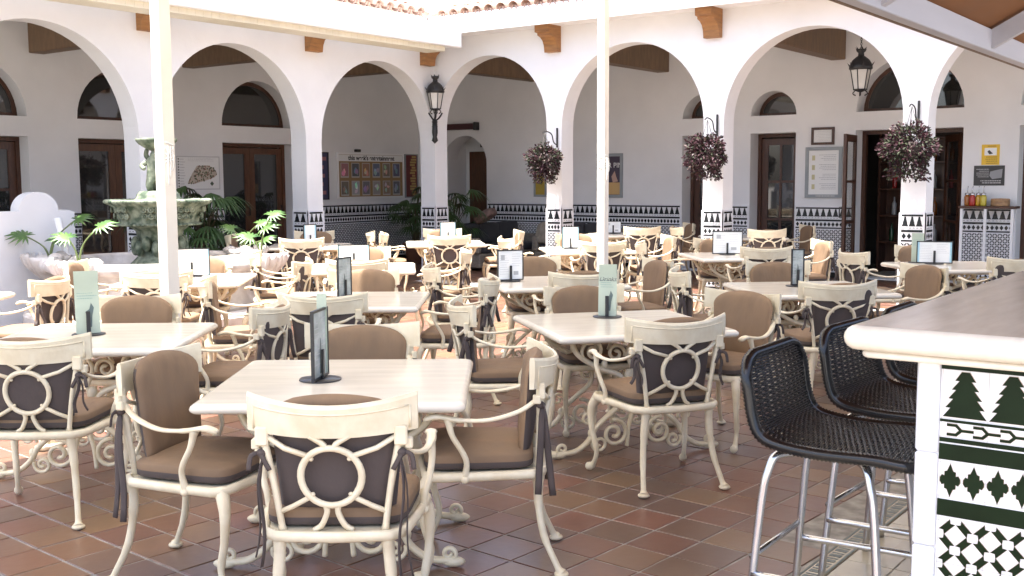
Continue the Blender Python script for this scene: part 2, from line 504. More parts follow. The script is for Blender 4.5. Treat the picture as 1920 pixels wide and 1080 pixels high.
# ================================================================== ARCADES
def arcade(name, label, mp, w0, ops, u_lo, u_hi, ztop, crown):
    t = thing(name, label, 'arcade')
    pts = [(u_lo, -0.01), (u_lo, ztop), (u_hi, ztop)]
    ops = sorted(ops, reverse=True)
    if u_hi > ops[0][1]+1e-6: pts += [(u_hi, -0.01)]
    for a, b in ops:
        r = (b-a)/2; zs = crown-r
        pts += ([] if abs(b-u_hi) < 1e-6 else [(b, -0.01)])+arc((a+b)/2, zs, r, r, 0, math.pi, 32)+[(a, -0.01)]
    m = MB(); m.ext(pts, [], w0, w0+TH, mp)
    m.build('wall', WHITE, t)
    return t
DZ = 1.145
opsL = [(14.0-2.59, 14.0), (8.59, 11.1), (5.66, 8.28), (2.7, 5.35)]
left_arc = arcade('arcade_wall', 'white plaster arcade along the left side behind the fountain', mapL, YL, opsL, 1.5, XR+TH, 4.06, 3.48)
opsR = [(9.71, YL), (7.02, 9.43), (4.255, 6.71), (1.46, 3.945), (-1.3, 1.15)]
right_arc = arcade('arcade_wall', 'white plaster arcade along the right side with hanging plant baskets', mapR, XR, opsR, -3.0, YL, 4.06, 3.60)
for a, b in ((11.1, 11.41), (8.28, 8.59), (5.35, 5.66)):
    dado(left_arc, mapL, a-0.012, b+0.012, DZ, YL, margin=0.035, name='column_tile_panel')
    dado(left_arc, mapR, YL-0.012, YL+TH, DZ, a, margin=0.035, name='column_tile_panel')
dado(left_arc, mapR, YL-0.012, YL+TH, DZ, XR, margin=0.03, name='column_tile_panel')
for a, b in ((9.43, 9.71), (6.71, 7.02), (3.945, 4.255), (1.15, 1.46)):
    dado(right_arc, mapR, a-0.012, b+0.012, DZ, XR, margin=0.035, name='column_tile_panel')
    dado(right_arc, mapL, XR-0.012, XR+TH, DZ, a, margin=0.035, name='column_tile_panel')
dado(right_arc, mapL, XR-0.012, XR+TH, DZ, YL-0.001, margin=0.03, name='column_tile_panel')

# corbels
def corbel(parent, u, mp, w, zb, zt, wd, dep):
    prof = [(0, zb), (-0.10, zb), (-0.115, zb+0.10), (-0.15, zb+0.17), (-0.21, zb+0.215), (-dep*0.8, zb+0.24), (-dep*0.8, zb+0.27), (-dep, zb+0.28), (-dep, zt), (0, zt)]
    if mp is mapR: f = lambda a, b, c: (w+a, u+c, b)
    else: f = lambda a, b, c: (u+c, w+a, b)
    m = MB(); m.ext(prof, [], -wd/2, wd/2, f)
    return m.build('corbel', WOOD, parent)
for y in (9.56, 6.87, 4.1): corbel(right_arc, y, mapR, XR, 3.55, 3.94, 0.24, 0.36)
for x in (8.43, 11.25, 13.78): corbel(left_arc, x, mapL, YL, 3.49, 3.80, 0.26, 0.30)

# ---- eaves: soffit + fascia (right), awning box + fascia (left)
MB().box((13.46, -3.0, 3.94), (XR, 11.3, 4.0)).build('soffit', WHITE, right_arc)
MB().bbox((13.42, -3.0, 3.90), (13.455, 11.62, 4.20), 0.006).build('fascia', WHITEP, right_arc)
MB().bbox((1.5, 11.62, 3.92), (13.41, 11.66, 4.21), 0.006).build('fascia', WHITEP, left_arc)
MB().box((1.5, 11.665, 3.9), (XR, YL, 3.96)).build('soffit', WHITE, left_arc)
aw = thing('awning_cassette', 'long white retractable awning box with cream slatted underside below left eaves', 'awning')
MB().bbox((1.5, 10.90, 3.665), (13.40, 10.99, 3.915), 0.014).build('front_cover', WHITEP, aw)
MB().bbox((1.5, 10.991, 3.68), (13.34, 11.50, 3.90), 0.01).build('housing', WHITEP, aw)
m = MB(); x = 1.5
while x < 13.1:
    m.bbox((x, 11.03, 3.60), (x+0.1185, 11.40, 3.679), 0.003); x += 0.12
m.build('slatted_underside', CREAMP, aw, kind='stuff')
# walkway ceilings and beams
MB().box((1.5, YL+TH, 3.95), (XB, YB, 4.05)).build('walkway_ceiling', WHITE, kind='structure')
MB().box((XR+TH, -3.0, 3.951), (XB, YL+TH-0.002, 4.051)).build('walkway_ceiling', WHITE, kind='structure')
bmL = [8.69, 11.35, 14.05]
for x in bmL:
    tag(MB().bbox((x, YL+TH+0.001, 3.48), (x+0.24, YB-0.001, 3.949), 0.012).build('ceiling_beam', BEAM),
        'dark oak ceiling beam inside left walkway, '+{0: 'behind leftmost arch', 1: 'behind second arch', 2: 'behind third arch'}[bmL.index(x)], 'beam', 'walkway ceiling beams')
bmR = [(12.05, 'nearest the corner lantern'), (9.3, 'above the poster'), (6.15, 'left of the hanging lantern'), (3.3, 'nearest the bar')]
for y, d in bmR:
    tag(MB().bbox((XR+TH+0.001, y, 3.48), (XB-0.001, y+0.24, 3.949), 0.012).build('ceiling_beam', BEAM), 'oak ceiling beam inside right walkway, '+d, 'beam', 'walkway ceiling beams')

# ---- tiled roofs
def roof(name, label, right):
    t = thing(name, label, 'roof')
    pitch = R(17)
    cov = MB()
    n = 7; L_ = 0.42
    vs_, fs_ = [], []
    for e, (yy, rr) in enumerate(((0, 0.098), (L_, 0.082))):
        for k in range(n+1):
            a = math.pi*k/n
            for q in (rr, rr-0.014):
                vs_.append((q*math.cos(a), yy, q*math.sin(a)))
    N = 2*(n+1)
    for k in range(n):
        fs_ += [(2*k, 2*k+2, N+2*k+2, N+2*k), (2*k+1, N+2*k+1, N+2*k+3, 2*k+3), (2*k, 2*k+1, 2*k+3, 2*k+2)]
    cov.add(vs_, fs_, 0, True)
    me = cov.mesh('roof_tile', CLAY)
    bed = MB()
    s, rows = 0.235, 4
    lift = 0.0 if right else 0.09
    u = 5.2 if not right else 5.2
    hi = 13.3 if not right else 11.4
    while u < hi:
        for r in range(rows):
            d = r*0.36
            if (u > hi-0.1-d and False): continue
            lim = (13.55+d if not right else 11.7+d)
            zz = 4.20+math.sin(pitch)*d+0.012*r
            hd = math.cos(pitch)*d
            if right: loc = (13.40+hd, u, zz); rz = R(-90)
            else: loc = (u, 11.56+hd, zz-0.05+lift); rz = 0
            o = link('roof_tile', me, t, loc)
            o.rotation_euler = (pitch, 0, rz+random.uniform(-0.03, 0.03))
            # pan tile between the covers, turned over
            if r == 0 or True:
                o2 = link('pan_tile', me, t, (loc[0]+(0 if right else s/2), loc[1]+(s/2 if right else 0), loc[2]+0.03))
                o2.rotation_euler = (pitch, R(180), rz) if False else (Matrix.Rotation(rz, 3, 'Z') @ Matrix.Rotation(pitch, 3, 'X') @ Matrix.Rotation(R(180), 3, 'Y')).to_euler()
        u += s
    if right: bed.add([(13.5, 5, 4.17), (13.5, 12.4, 4.17), (20, 18.5, 6.1), (20, 5, 6.1)], [(0, 1, 2, 3)])
    else: bed.add([(2, 11.65, 4.20), (14.1, 11.65, 4.20), (20.4, 18, 6.05), (2, 18, 6.05)], [(0, 1, 2, 3)])
    bed.build('roof_bed', CLAY, t)
roof('tiled_roof', 'terracotta tiled roof edge above left arcade', False)
roof('tiled_roof', 'terracotta tiled roof edge above right arcade', True)

# ================================================================== BACK WALLS, DOORS, WINDOWS
def semi(cx, z, r): return [(cx-r, z)]+arc(cx, z, r, r, math.pi, 0, 20)[1:-1]+[(cx+r, z)]
def rectp(a, b, c, d): return [(a, c), (b, c), (b, d), (a, d)]
WT = 0.44
left_back = thing('walkway_wall', 'shaded white wall with arched windows at back of left walkway', 'wall')
dL = [(7.02, 8.62), (9.42, 11.02), (12.13, 13.74)]
holes = [rectp(a, b, -0.01+0.02, 2.275) for a, b in dL]+[semi((a+b)/2, 2.565, (b-a)/2) for a, b in dL]
MB().ext(rectp(1.5, XB+WT, 0.0, 4.1), holes, YB, YB+WT, mapL).build('wall', WHITE, left_back)
right_back = thing('walkway_wall', 'shaded white wall with small arched windows at back of right walkway', 'wall')
dR = [(8.2, 9.03), (6.95, 7.75), (4.33, 5.96), (1.9, 3.55)]
niche = [(14.5, 0.01)]+arc(13.95, 1.94, 0.56, 0.56, 0, math.pi, 20)+[(13.39, 0.01)]
niche = [(14.51, 0.01)]+arc(13.95, 1.94, 0.56, 0.56, 0, math.pi, 20)+[(13.39, 0.01)]
holesR = [rectp(a, b, 0.01, 2.36) for a, b in dR]+[semi((a+b)/2, 2.65, (b-a)/2) for a, b in dR]+[niche]
MB().ext(rectp(-3, YB, 0.0, 4.1), holesR, XB, XB+WT, mapR).build('wall', WHITE, right_back)

def lunette(parent, mp, c, z, r, w):
    f = MB(); ro = [(c-r, z)]+arc(c, z, r, r, math.pi, 0, 20)[1:-1]+[(c+r, z)]
    ri = [(c-r+0.07, z+0.06)]+arc(c, z+0.06, r-0.07, r-0.13, math.pi, 0, 20)[1:-1]+[(c+r-0.07, z+0.06)]
    f.ext(ro, [ri], w, w+0.05, mp)
    o = f.build('arched_window', DOOR, parent)
    g_ = MB(); g_.ext(ri, [], w+0.02, w+0.03, mp); g_.build('pane', GLASS, o)
def door_leaf(parent, width, height, wood=DOOR, rows=3, cols=2, name='door', midpanel=0.0, glass=None):
    """leaf in its own local plane: x 0..width, z 0..height, seen from -Y"""
    d = MB(); st = 0.11
    holes_ = []
    zb = 0.30+midpanel
    cw = (width-2*st-(cols-1)*0.04)/cols; ch = (height-st-zb-(rows-1)*0.04)/rows
    for i in range(cols):
        for j in range(rows):
            a = st+i*(cw+0.04); c = zb+j*(ch+0.04)
            holes_.append(rectp(a, a+cw, c, c+ch))
    d.ext(rectp(0, width, 0.012, height), holes_, 0, 0.045, lambda u, v, w_: (u, w_, v))
    d.bbox((st, -0.008, 0.1), (width-st, 0.0, zb-0.06), 0.006)
    o = d.build(name, wood, parent)
    for h in holes_:
        a, c = h[0]; b, e = h[2]
        MB().box((a, 0.018, c), (b, 0.026, e)).build('pane', glass or GLASS, o)
    hb = MB(); hb.tube([(width-0.055, 0.0, 1.0), (width-0.055, -0.05, 1.0), (width-0.055, -0.05, 1.16), (width-0.055, 0.0, 1.16)], 0.01, 6)
    hb.build('handle', IRON, o)
    return o
def jamb(parent, mp, a, b, zt, w, wood=DOOR):
    f = MB(); f.ext([(a, 0.01), (a, zt), (b, zt), (b, 0.01), (b-0.06, 0.01), (b-0.06, zt-0.06), (a+0.06, zt-0.06), (a+0.06, 0.01)], [], w, w+0.09, mp)
    return f.build('door_frame', wood, parent)
for k, (a, b) in enumerate(dL):
    lunette(left_back, mapL, (a+b)/2, 2.565, (b-a)/2, YB+0.26)
    jamb(left_back, mapL, a, b, 2.275, YB+0.24, DOORL if k else DOOR)
    hw = (b-a-0.12)/2-0.003
    for s in range(2):
        o = door_leaf(left_back, hw, 2.2, DOORL if k else DOOR, rows=1 if k else 3, cols=1 if k else 2)
        if False:
            o.location = (8.50, YB-0.02, 0.0); o.rotation_euler = (0, 0, R(-97))
            o.name = 'open_door'
        else: o.location = (a+0.06+s*(hw+0.006), YB+0.27, 0.0)
for k, (a, b) in enumerate(dR):
    lunette(right_back, mapR, (a+b)/2, 2.65, (b-a)/2, XB+0.34)
    jamb(right_back, mapR, a, b, 2.36, XB+0.32)
    if k in (0, 1):
        o = door_leaf(right_back, b-a-0.126, 2.28, rows=3, cols=2); o.rotation_euler = (0, 0, R(-90)); o.location = (XB+0.35, b-0.063, 0)
    elif k == 3:
        for s in range(2):
            hw = (b-a-0.12)/2-0.003
            o = door_leaf(right_back, hw, 2.28, rows=2, cols=1); o.rotation_euler = (0, 0, R(-90)); o.location = (XB+0.35, b-0.063-s*(hw+0.006), 0)
# the shop's two open leaves
o = door_leaf(right_back, 0.75, 2.28, rows=3, cols=1, name='open_door', glass=CLEAR); o.rotation_euler = (0, 0, R(187))
o.location = (XB-0.01, 5.975, 0)
o = door_leaf(right_back, 0.75, 2.28, rows=3, cols=1, name='open_door'); o.location = (XB+0.40, 4.42, 0); o.rotation_euler = (0, 0, R(32))
# niche with a wooden door and small sign
nb = MB(); nb.box((XB+0.75, 13.2, 0), (XB+0.8, 14.8, 2.7)); nb.box((XB+WT, 13.2, 0), (XB+0.75, 13.38, 2.7)); nb.box((XB+WT, 14.52, 0), (XB+0.75, 14.8, 2.7)); nb.box((XB+WT, 13.38, 2.52), (XB+0.75, 14.52, 2.7))
nb.build('niche_lining', WHITE, right_back)
nd = MB(); nd.bbox((XB+0.70, 13.62, 0.01), (XB+0.749, 14.40, 2.2), 0.01); nd.bbox((XB+0.685, 13.72, 0.2), (XB+0.70, 14.30, 1.0), 0.01); nd.bbox((XB+0.685, 13.72, 1.15), (XB+0.70, 14.30, 2.05), 0.01)
nd.build('wooden_door', DOORL, right_back)
sg = tag(MB().bbox((XB+0.72, 13.78, 2.29), (XB+0.748, 14.12, 2.48), 0.004).build('niche_sign', BLACK), 'small dark sign plate over wooden door in arched niche', 'sign')
htr = thing('wall_heater', 'dark red bar heater mounted on wall above arched niche', 'heater')
MB().bbox((XB-0.14, 13.62, 2.62), (XB-0.02, 14.5, 2.74), 0.015).build('body', flat('maroon', (0.05, 0.012, 0.014), 0.4), htr)
MB().bbox((XB-0.15, 13.56, 2.60), (XB-0.001, 13.615, 2.76), 0.01).build('end_cap', IRON, htr)
# shop interior
shop = link('shop_interior', None, kind='structure')
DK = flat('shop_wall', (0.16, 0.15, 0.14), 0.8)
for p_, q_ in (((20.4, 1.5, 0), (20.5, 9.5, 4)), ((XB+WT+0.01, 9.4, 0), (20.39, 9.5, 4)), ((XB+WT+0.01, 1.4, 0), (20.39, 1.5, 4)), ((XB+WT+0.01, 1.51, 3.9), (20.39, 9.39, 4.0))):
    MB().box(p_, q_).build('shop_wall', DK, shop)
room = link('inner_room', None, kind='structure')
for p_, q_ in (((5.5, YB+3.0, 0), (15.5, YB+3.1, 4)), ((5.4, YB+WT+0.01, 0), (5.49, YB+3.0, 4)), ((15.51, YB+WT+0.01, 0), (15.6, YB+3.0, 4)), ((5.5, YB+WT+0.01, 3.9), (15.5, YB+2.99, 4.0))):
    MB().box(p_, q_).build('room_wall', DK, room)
shelf = thing('bottle_shelf', 'dark shelf unit of bottles seen through open shop door', 'shelf')
for z in (0.5, 0.95, 1.4, 1.85, 2.25): MB().bbox((18.6, 3.9, z), (18.95, 6.0, z+0.03), 0.004).build('shelf_board', DOOR, shelf)
MB().box((18.96, 3.88, 0), (19.0, 6.02, 2.5)).build('back_panel', DOOR, shelf)
for y_ in (3.86, 6.001): MB().box((18.6, y_, 0), (18.959, y_+0.038, 2.5)).build('side_panel', DOOR, shelf)
bt = MB(); bt.lathe([(0.001, 0), (0.038, 0.002), (0.04, 0.02), (0.04, 0.19), (0.015, 0.24), (0.013, 0.30), (0.016, 0.305), (0.001, 0.306)], 10)
bms = [bt.mesh('bottle', c) for c in (flat('green_bottle', (0.02, 0.07, 0.03), 0.1), flat('amber_bottle', (0.2, 0.06, 0.01), 0.1), flat('clear_bottle', (0.35, 0.36, 0.36), 0.1), flat('red_bottle', (0.3, 0.02, 0.02), 0.15))]
nm = ['green', 'amber', 'clear', 'red']
cnt = 0
for zi, z in enumerate((0.53, 0.98, 1.43, 1.88)):
    for i in range(9):
        kk = random.randrange(4)
        o = link('bottle', bms[kk], None, (18.76, 4.05+i*0.22+random.uniform(-.03, .03), z), label=nm[kk]+' glass bottle, '+['leftmost', 'second', 'third', 'fourth', 'fifth', 'sixth', 'seventh', 'eighth', 'rightmost'][8-i]+' on '+['lowest', 'second', 'third', 'top'][zi]+' shop shelf board', cat='bottle', group='bottles on the shop shelf')

# dado on the back walls
for a, b in ((5.0, 7.01), (8.63, 9.41), (11.03, 12.12), (13.75, XB-0.012)): dado(left_back, mapL, a, b, DZ-0.01, YB, name='tile_panel')
for a, b in ((9.04, 13.38), (7.76, 8.19), (5.97, 6.94), (3.56, 4.32), (14.52, YB-0.012)): dado(right_back, mapR, a, b, DZ-0.01, XB, margin=0.02, name='tile_panel')

# ================================================================== FRAMES AND SIGNS ON THE WALLS
def framed(name, label, cat, mp, w, u0, u1, z0, z1, fr, fm, page, dep=0.03):
    t = thing(name, label, cat)
    MB().ext(rectp(u0, u1, z0, z1), [rectp(u0+fr, u1-fr, z0+fr, z1-fr)], w-dep, w-0.001, mp).build('frame', fm, t)
    MB().ext(rectp(u0+fr, u1-fr, z0+fr, z1-fr), [], w-dep*0.5, w-0.002, mp).build('page', page, t)
    return t
def blocks(parent, name, mp, w, rects, m):
    b = MB()
    for a, c, d, e in rects: b.ext(rectp(a, c, d, e), [], w-0.0015, w, mp, back=False)
    return b.build(name, m, parent, kind='stuff' if len(rects) > 1 else None)
def textlines(u0, u1, z0, z1, n, frac=0.35, sd=1):
    rr = random.Random(sd); out = []
    for i in range(n):
        z = z1-(i+0.5)*(z1-z0)/n; h = (z1-z0)/n*frac; x = u0
        e = u0+(u1-u0)*rr.uniform(0.7, 1.0)
        while x < e-0.004:
            l = rr.uniform(0.03, 0.12)*(u1-u0); out.append((x, min(e, x+l), z-h/2, z+h/2)); x += l+0.02*(u1-u0)
    return out
# entertainment board
tb_ = framed('notice_board', 'wide cork board headed this week\'s entertainment on shaded wall', 'notice board', mapL, YB, 14.83, 16.72, 1.26, 2.15, 0.035, WHITEP, flat('cork', (0.30, 0.20, 0.10), 0.9))
MB().ext(rectp(14.87, 16.68, 1.985, 2.11), [], YB-0.02, YB-0.0165, mapL).build('header_strip', PAPER, tb_)
place_text('lettering', "this week's entertainment", 0.125, BLACK, tb_, (15.78, YB-0.022, 2.048), 'Y', bold=0.0035)
cols_ = [tuple(0.55*c+0.45*sum(v)/3 for c in v) for v in [(0.42, 0.10, 0.12), (0.10, 0.10, 0.11), (0.40, 0.16, 0.05), (0.10, 0.14, 0.26), (0.24, 0.16, 0.11), (0.09, 0.09, 0.20), (0.20, 0.15, 0.09), (0.34, 0.36, 0.38), (0.18, 0.16, 0.18), (0.34, 0.30, 0.27), (0.33, 0.19, 0.10), (0.12, 0.12, 0.15)]]
for i in range(12):
    c = i % 6; r = i//6; u = 14.92+c*0.293; z = 1.68-r*0.35
    o = MB().ext(rectp(u, u+0.215, z-0.012, z+0.275), [], YB-0.02, YB-0.016, mapL).build('small_poster', flat('poster_paper', (0.5, 0.47, 0.42)), tb_)
    MB().ext(rectp(u+0.014, u+0.201, z+0.012, z+0.262), [], YB-0.022, YB-0.0198, mapL).build('picture', flat('poster_tint_%d' % i, cols_[i], 0.4), o)
    lt = tuple(min(1, x*2.0+0.10) for x in cols_[i])
    rr_ = random.Random(400+i)
    for g_ in range(3):
        q = MB(); cx_ = u+rr_.uniform(0.06, 0.15); cz_ = z+rr_.uniform(0.06, 0.2); n_ = rr_.randrange(5, 9)
        pts_ = [(min(u+0.196, max(u+0.018, cx_+rr_.uniform(0.02, 0.055)*math.cos(2*math.pi*j/n_))), min(z+0.256, max(z+0.018, cz_+rr_.uniform(0.02, 0.08)*math.sin(2*math.pi*j/n_)))) for j in range(n_)]
        q.ext(pts_, [], YB-0.0232-0.0006*g_, YB-0.0218, mapL)
        q.build('picture_shape', flat('poster_light_%d_%d' % (i, g_), tuple(min(1, c*rr_.uniform(0.5, 1.3)) for c in lt), 0.4), o)
lamp = tag(MB().bbox((15.3, YB-0.09, 2.165), (15.42, YB-0.005, 2.22), 0.01).build('picture_light', BLACK), 'small black spotlight on top of the entertainment board', 'light fitting')
p = framed('poster', 'dark red and gold poster right of the entertainment board', 'poster', mapL, YB, 16.76, 17.15, 1.25, 2.15, 0.02, GREYF, flat('deep_red', (0.13, 0.02, 0.02), 0.4))
blocks(p, 'gold_print', mapL, YB-0.016, [(16.96+random.uniform(-.05, .02), 17.08+random.uniform(-.02, .03), 1.3+i*0.055, 1.34+i*0.055) for i in range(15)], flat('gold_ink', (0.42, 0.28, 0.10)))
p = framed('poster', 'dark blue poster left of the entertainment board', 'poster', mapL, YB, 14.15, 14.60, 1.25, 2.15, 0.02, BLACK, flat('night_blue', (0.05, 0.05, 0.11), 0.4))
blocks(p, 'print', mapL, YB-0.016, [(14.2+random.uniform(0, .2), 14.45+random.uniform(0, .1), 1.35+i*0.16, 1.42+i*0.16) for i in range(5)], flat('rose_ink', (0.35, 0.16, 0.18)))
# town map
p = thing('town_map', 'white illustrated map of a town pinned beside the palms', 'map')
MB().ext(rectp(11.17, 12.05, 1.47, 2.03), [], YB-0.008, YB-0.001, mapL).build('sheet', PAPER, p)
blocks(p, 'legend_dots', mapL, YB-0.009, [(11.2, 11.222, 1.52+i*0.045, 1.542+i*0.045) for i in range(11)], BLACK)
MB().ext(rectp(11.17, 12.05, 1.47, 2.03), [rectp(11.185, 12.035, 1.485, 2.015)], YB-0.010, YB-0.0078, mapL).build('border_line', flat('pale_ink', (0.5, 0.5, 0.5)), p)
hp = [(11.38, 1.575), (11.50, 1.565), (11.82, 1.64), (11.97, 1.70), (11.99, 1.75), (11.93, 1.83), (11.80, 1.88), (11.58, 1.87), (11.48, 1.74)]
MB().ext(hp, [], YB-0.0102, YB-0.0085, mapL).build('town_print', flat('map_ground', (0.50, 0.44, 0.36)), p)
def inside(pt):
    r_ = False
    for i_ in range(len(hp)):
        (x1_, y1_), (x2_, y2_) = hp[i_], hp[i_-1]
        if (y1_ > pt[1]) != (y2_ > pt[1]) and pt[0] < (x2_-x1_)*(pt[1]-y1_)/(y2_-y1_)+x1_: r_ = not r_
    return r_
rr_ = random.Random(77); hs = [[], [], []]
while sum(map(len, hs)) < 150:
    q_ = (rr_.uniform(11.36, 12.0), rr_.uniform(1.56, 1.9))
    if inside(q_):
        w_, h2_ = rr_.uniform(0.008, 0.026), rr_.uniform(0.010, 0.034)
        hs[rr_.randrange(3)].append((q_[0]-w_/2, q_[0]+w_/2, q_[1]-h2_/2, q_[1]+h2_/2))
for i_, c_ in enumerate(((0.26, 0.12, 0.08), (0.12, 0.09, 0.07), (0.10, 0.13, 0.07))):
    blocks(p, 'house_prints', mapL, YB-0.0103-0.0006*i_, hs[i_], flat('map_tint_%d' % i_, c_))
blocks(p, 'fine_print', mapL, YB-0.009, textlines(11.24, 11.34, 1.5, 2.0, 11, 0.2, 3)+textlines(11.4, 12.0, 1.94, 2.01, 3, 0.2, 4), flat('pale_ink', (0.5, 0.5, 0.5)))
MB().ext([(11.88, 1.53), (11.92, 1.57), (11.88, 1.61), (11.84, 1.57)], [], YB-0.0105, YB-0.0085, mapL).build('compass_print', flat('map_green', (0.07, 0.10, 0.06)), p)
# right wall posters
p = framed('poster', 'grey framed poster with block lettering, partly hidden by the white pole', 'poster', mapR, XB, 10.23, 10.78, 1.27, 2.08, 0.055, GREYF, flat('poster_dark', (0.06, 0.045, 0.07), 0.4))
place_text('lettering', 'ER PIN', 0.13, PAPER, p, (XB-0.018, 10.42, 1.86), 'X')
blocks(p, 'orange_print', mapR, XB-0.0165, [(10.29, 10.72, 1.33, 1.55)], flat('pale_orange', (0.55, 0.36, 0.15)))
q = MB(); q.ext([(10.33, 1.57), (10.44, 1.55), (10.47, 1.66), (10.40, 1.76), (10.37, 1.66)], [], XB-0.018, XB-0.0165, mapR); q.build('figure_print', flat('poster_skin', (0.45, 0.30, 0.24)), p)
p = framed('poster', 'narrow grey framed poster behind the left hanging basket', 'poster', mapR, XB, 11.92, 12.22, 1.28, 1.9, 0.04, GREYF, flat('ochre_print', (0.42, 0.30, 0.05), 0.4))
p = framed('menu_board', 'grey framed white menu board between two dark doors', 'menu board', mapR, XB, 6.16, 6.77, 1.29, 2.11, 0.055, GREYF, PAPER)
blocks(p, 'fine_print', mapR, XB-0.016, [r for i in range(4) for r in textlines(6.26, 6.55, 1.42+i*0.155, 1.53+i*0.155, 4, 0.28, 20+i)], flat('mid_ink', (0.42, 0.43, 0.43)))
blocks(p, 'small_icons', mapR, XB-0.0165, [(6.61, 6.66, 1.43+i*0.155, 1.51+i*0.155) for i in range(4)], flat('olive_ink', (0.55, 0.52, 0.30)))
blocks(p, 'foot_print', mapR, XB-0.031, textlines(6.27, 6.66, 1.30, 1.34, 1, 0.5, 7), flat('pale_ink', (0.5, 0.5, 0.5)))
p = framed('certificate_frame', 'small dark wood framed certificate above the menu board', 'frame', mapR, XB, 6.30, 6.68, 2.145, 2.425, 0.04, DOOR, PAPER)
blocks(p, 'fine_print', mapR, XB-0.016, textlines(6.36, 6.62, 2.2, 2.37, 7, 0.18, 9), flat('pale_ink', (0.5, 0.5, 0.5)))
p = thing('yellow_sign', 'yellow notice with white picture panel on the far right wall', 'sign')
MB().ext(rectp(3.81, 4.06, 1.79, 2.09), [], XB-0.008, XB-0.001, mapR).build('plate', YELLOW, p)
blocks(p, 'picture_panel', mapR, XB-0.0085, [(3.85, 4.02, 1.93, 2.04)], PAPER)
MB().ext([(3.90, 1.955), (3.95, 1.945), (3.98, 1.985), (3.955, 2.01), (3.93, 1.985)], [], XB-0.0115, XB-0.0102, mapR).build('picture_print', BLACK, p)
blocks(p, 'fine_print', mapR, XB-0.0085, textlines(3.84, 4.03, 1.80, 1.92, 4, 0.3, 12)+textlines(3.86, 4.01, 2.05, 2.08, 1, 0.3, 13), flat('brown_ink', (0.15, 0.09, 0.02)))
p = thing('black_sign', 'black notice with grey picture below the yellow sign', 'sign')
MB().ext(rectp(3.73, 4.16, 1.485, 1.78), [], XB-0.008, XB-0.001, mapR).build('plate', BLACK, p)
MB().ext([(3.77, 1.60), (3.90, 1.58), (3.94, 1.63), (3.93, 1.69), (3.86, 1.71), (3.76, 1.73)], [], XB-0.0105, XB-0.008, mapR).build('picture_print', flat('ash_grey', (0.28, 0.29, 0.30)), p)
blocks(p, 'fine_print', mapR, XB-0.0085, textlines(3.95, 4.13, 1.60, 1.74, 5, 0.3, 15)+textlines(3.78, 4.13, 1.51, 1.57, 2, 0.45, 16), flat('pale_ink', (0.5, 0.5, 0.5)))
# ledge with jars at the far right
lg = thing('wall_ledge', 'dark wooden ledge on top of the tiled dado at far right', 'shelf')
MB().bbox((XB-0.30, 3.50, 1.15), (XB-0.013, 4.30, 1.185), 0.005).build('board', DOOR, lg)
for y in (3.55, 3.92, 4.25): MB().bbox((XB-0.28, y-0.02, 0.0), (XB-0.24, y+0.02, 1.149), 0.004).build('leg', WHITEP, lg)
jm = MB(); jm.lathe([(0.001, 0), (0.042, 0.002), (0.045, 0.02), (0.045, 0.13), (0.03, 0.16)], 12)
jl = MB(); jl.lathe([(0.034, 0.16), (0.036, 0.165), (0.036, 0.19), (0.001, 0.20)], 12); jl.tube(spline([(0, 0, 0.195), (0.0, 0.0, 0.26), (0.03, 0.0, 0.29)], 4), 0.006, 6)
jc = [('amber', (0.35, 0.12, 0.02)), ('red', (0.4, 0.03, 0.02)), ('golden', (0.5, 0.3, 0.03)), ('yellow', (0.55, 0.45, 0.06))]
for i, (nme, c) in enumerate(jc):
    t = thing('sauce_jar', nme+' sauce jar with pump lid on the wall ledge', 'jar', (XB-0.16-(i % 2)*0.04, 4.20-i*0.078, 1.185), 0, 'jars on the wall ledge')
    link('jar', jm.mesh('jar', flat('sauce_'+nme, c, 0.12)), t); link('lid', jl.mesh('lid', CHROME), t)
t = thing('bamboo_basket', 'round light bamboo basket on the wall ledge beside the jars', 'basket', (XB-0.16, 3.74, 1.185))
MB().lathe([(0.001, 0), (0.125, 0.001), (0.13, 0.01), (0.13, 0.055), (0.127, 0.058), (0.13, 0.061), (0.13, 0.105), (0.12, 0.11), (0.001, 0.115)], 24).build('basket_body', mat('bamboo', (0.40, 0.24, 0.12), 0.6, var=0.3, vscale=30), t)

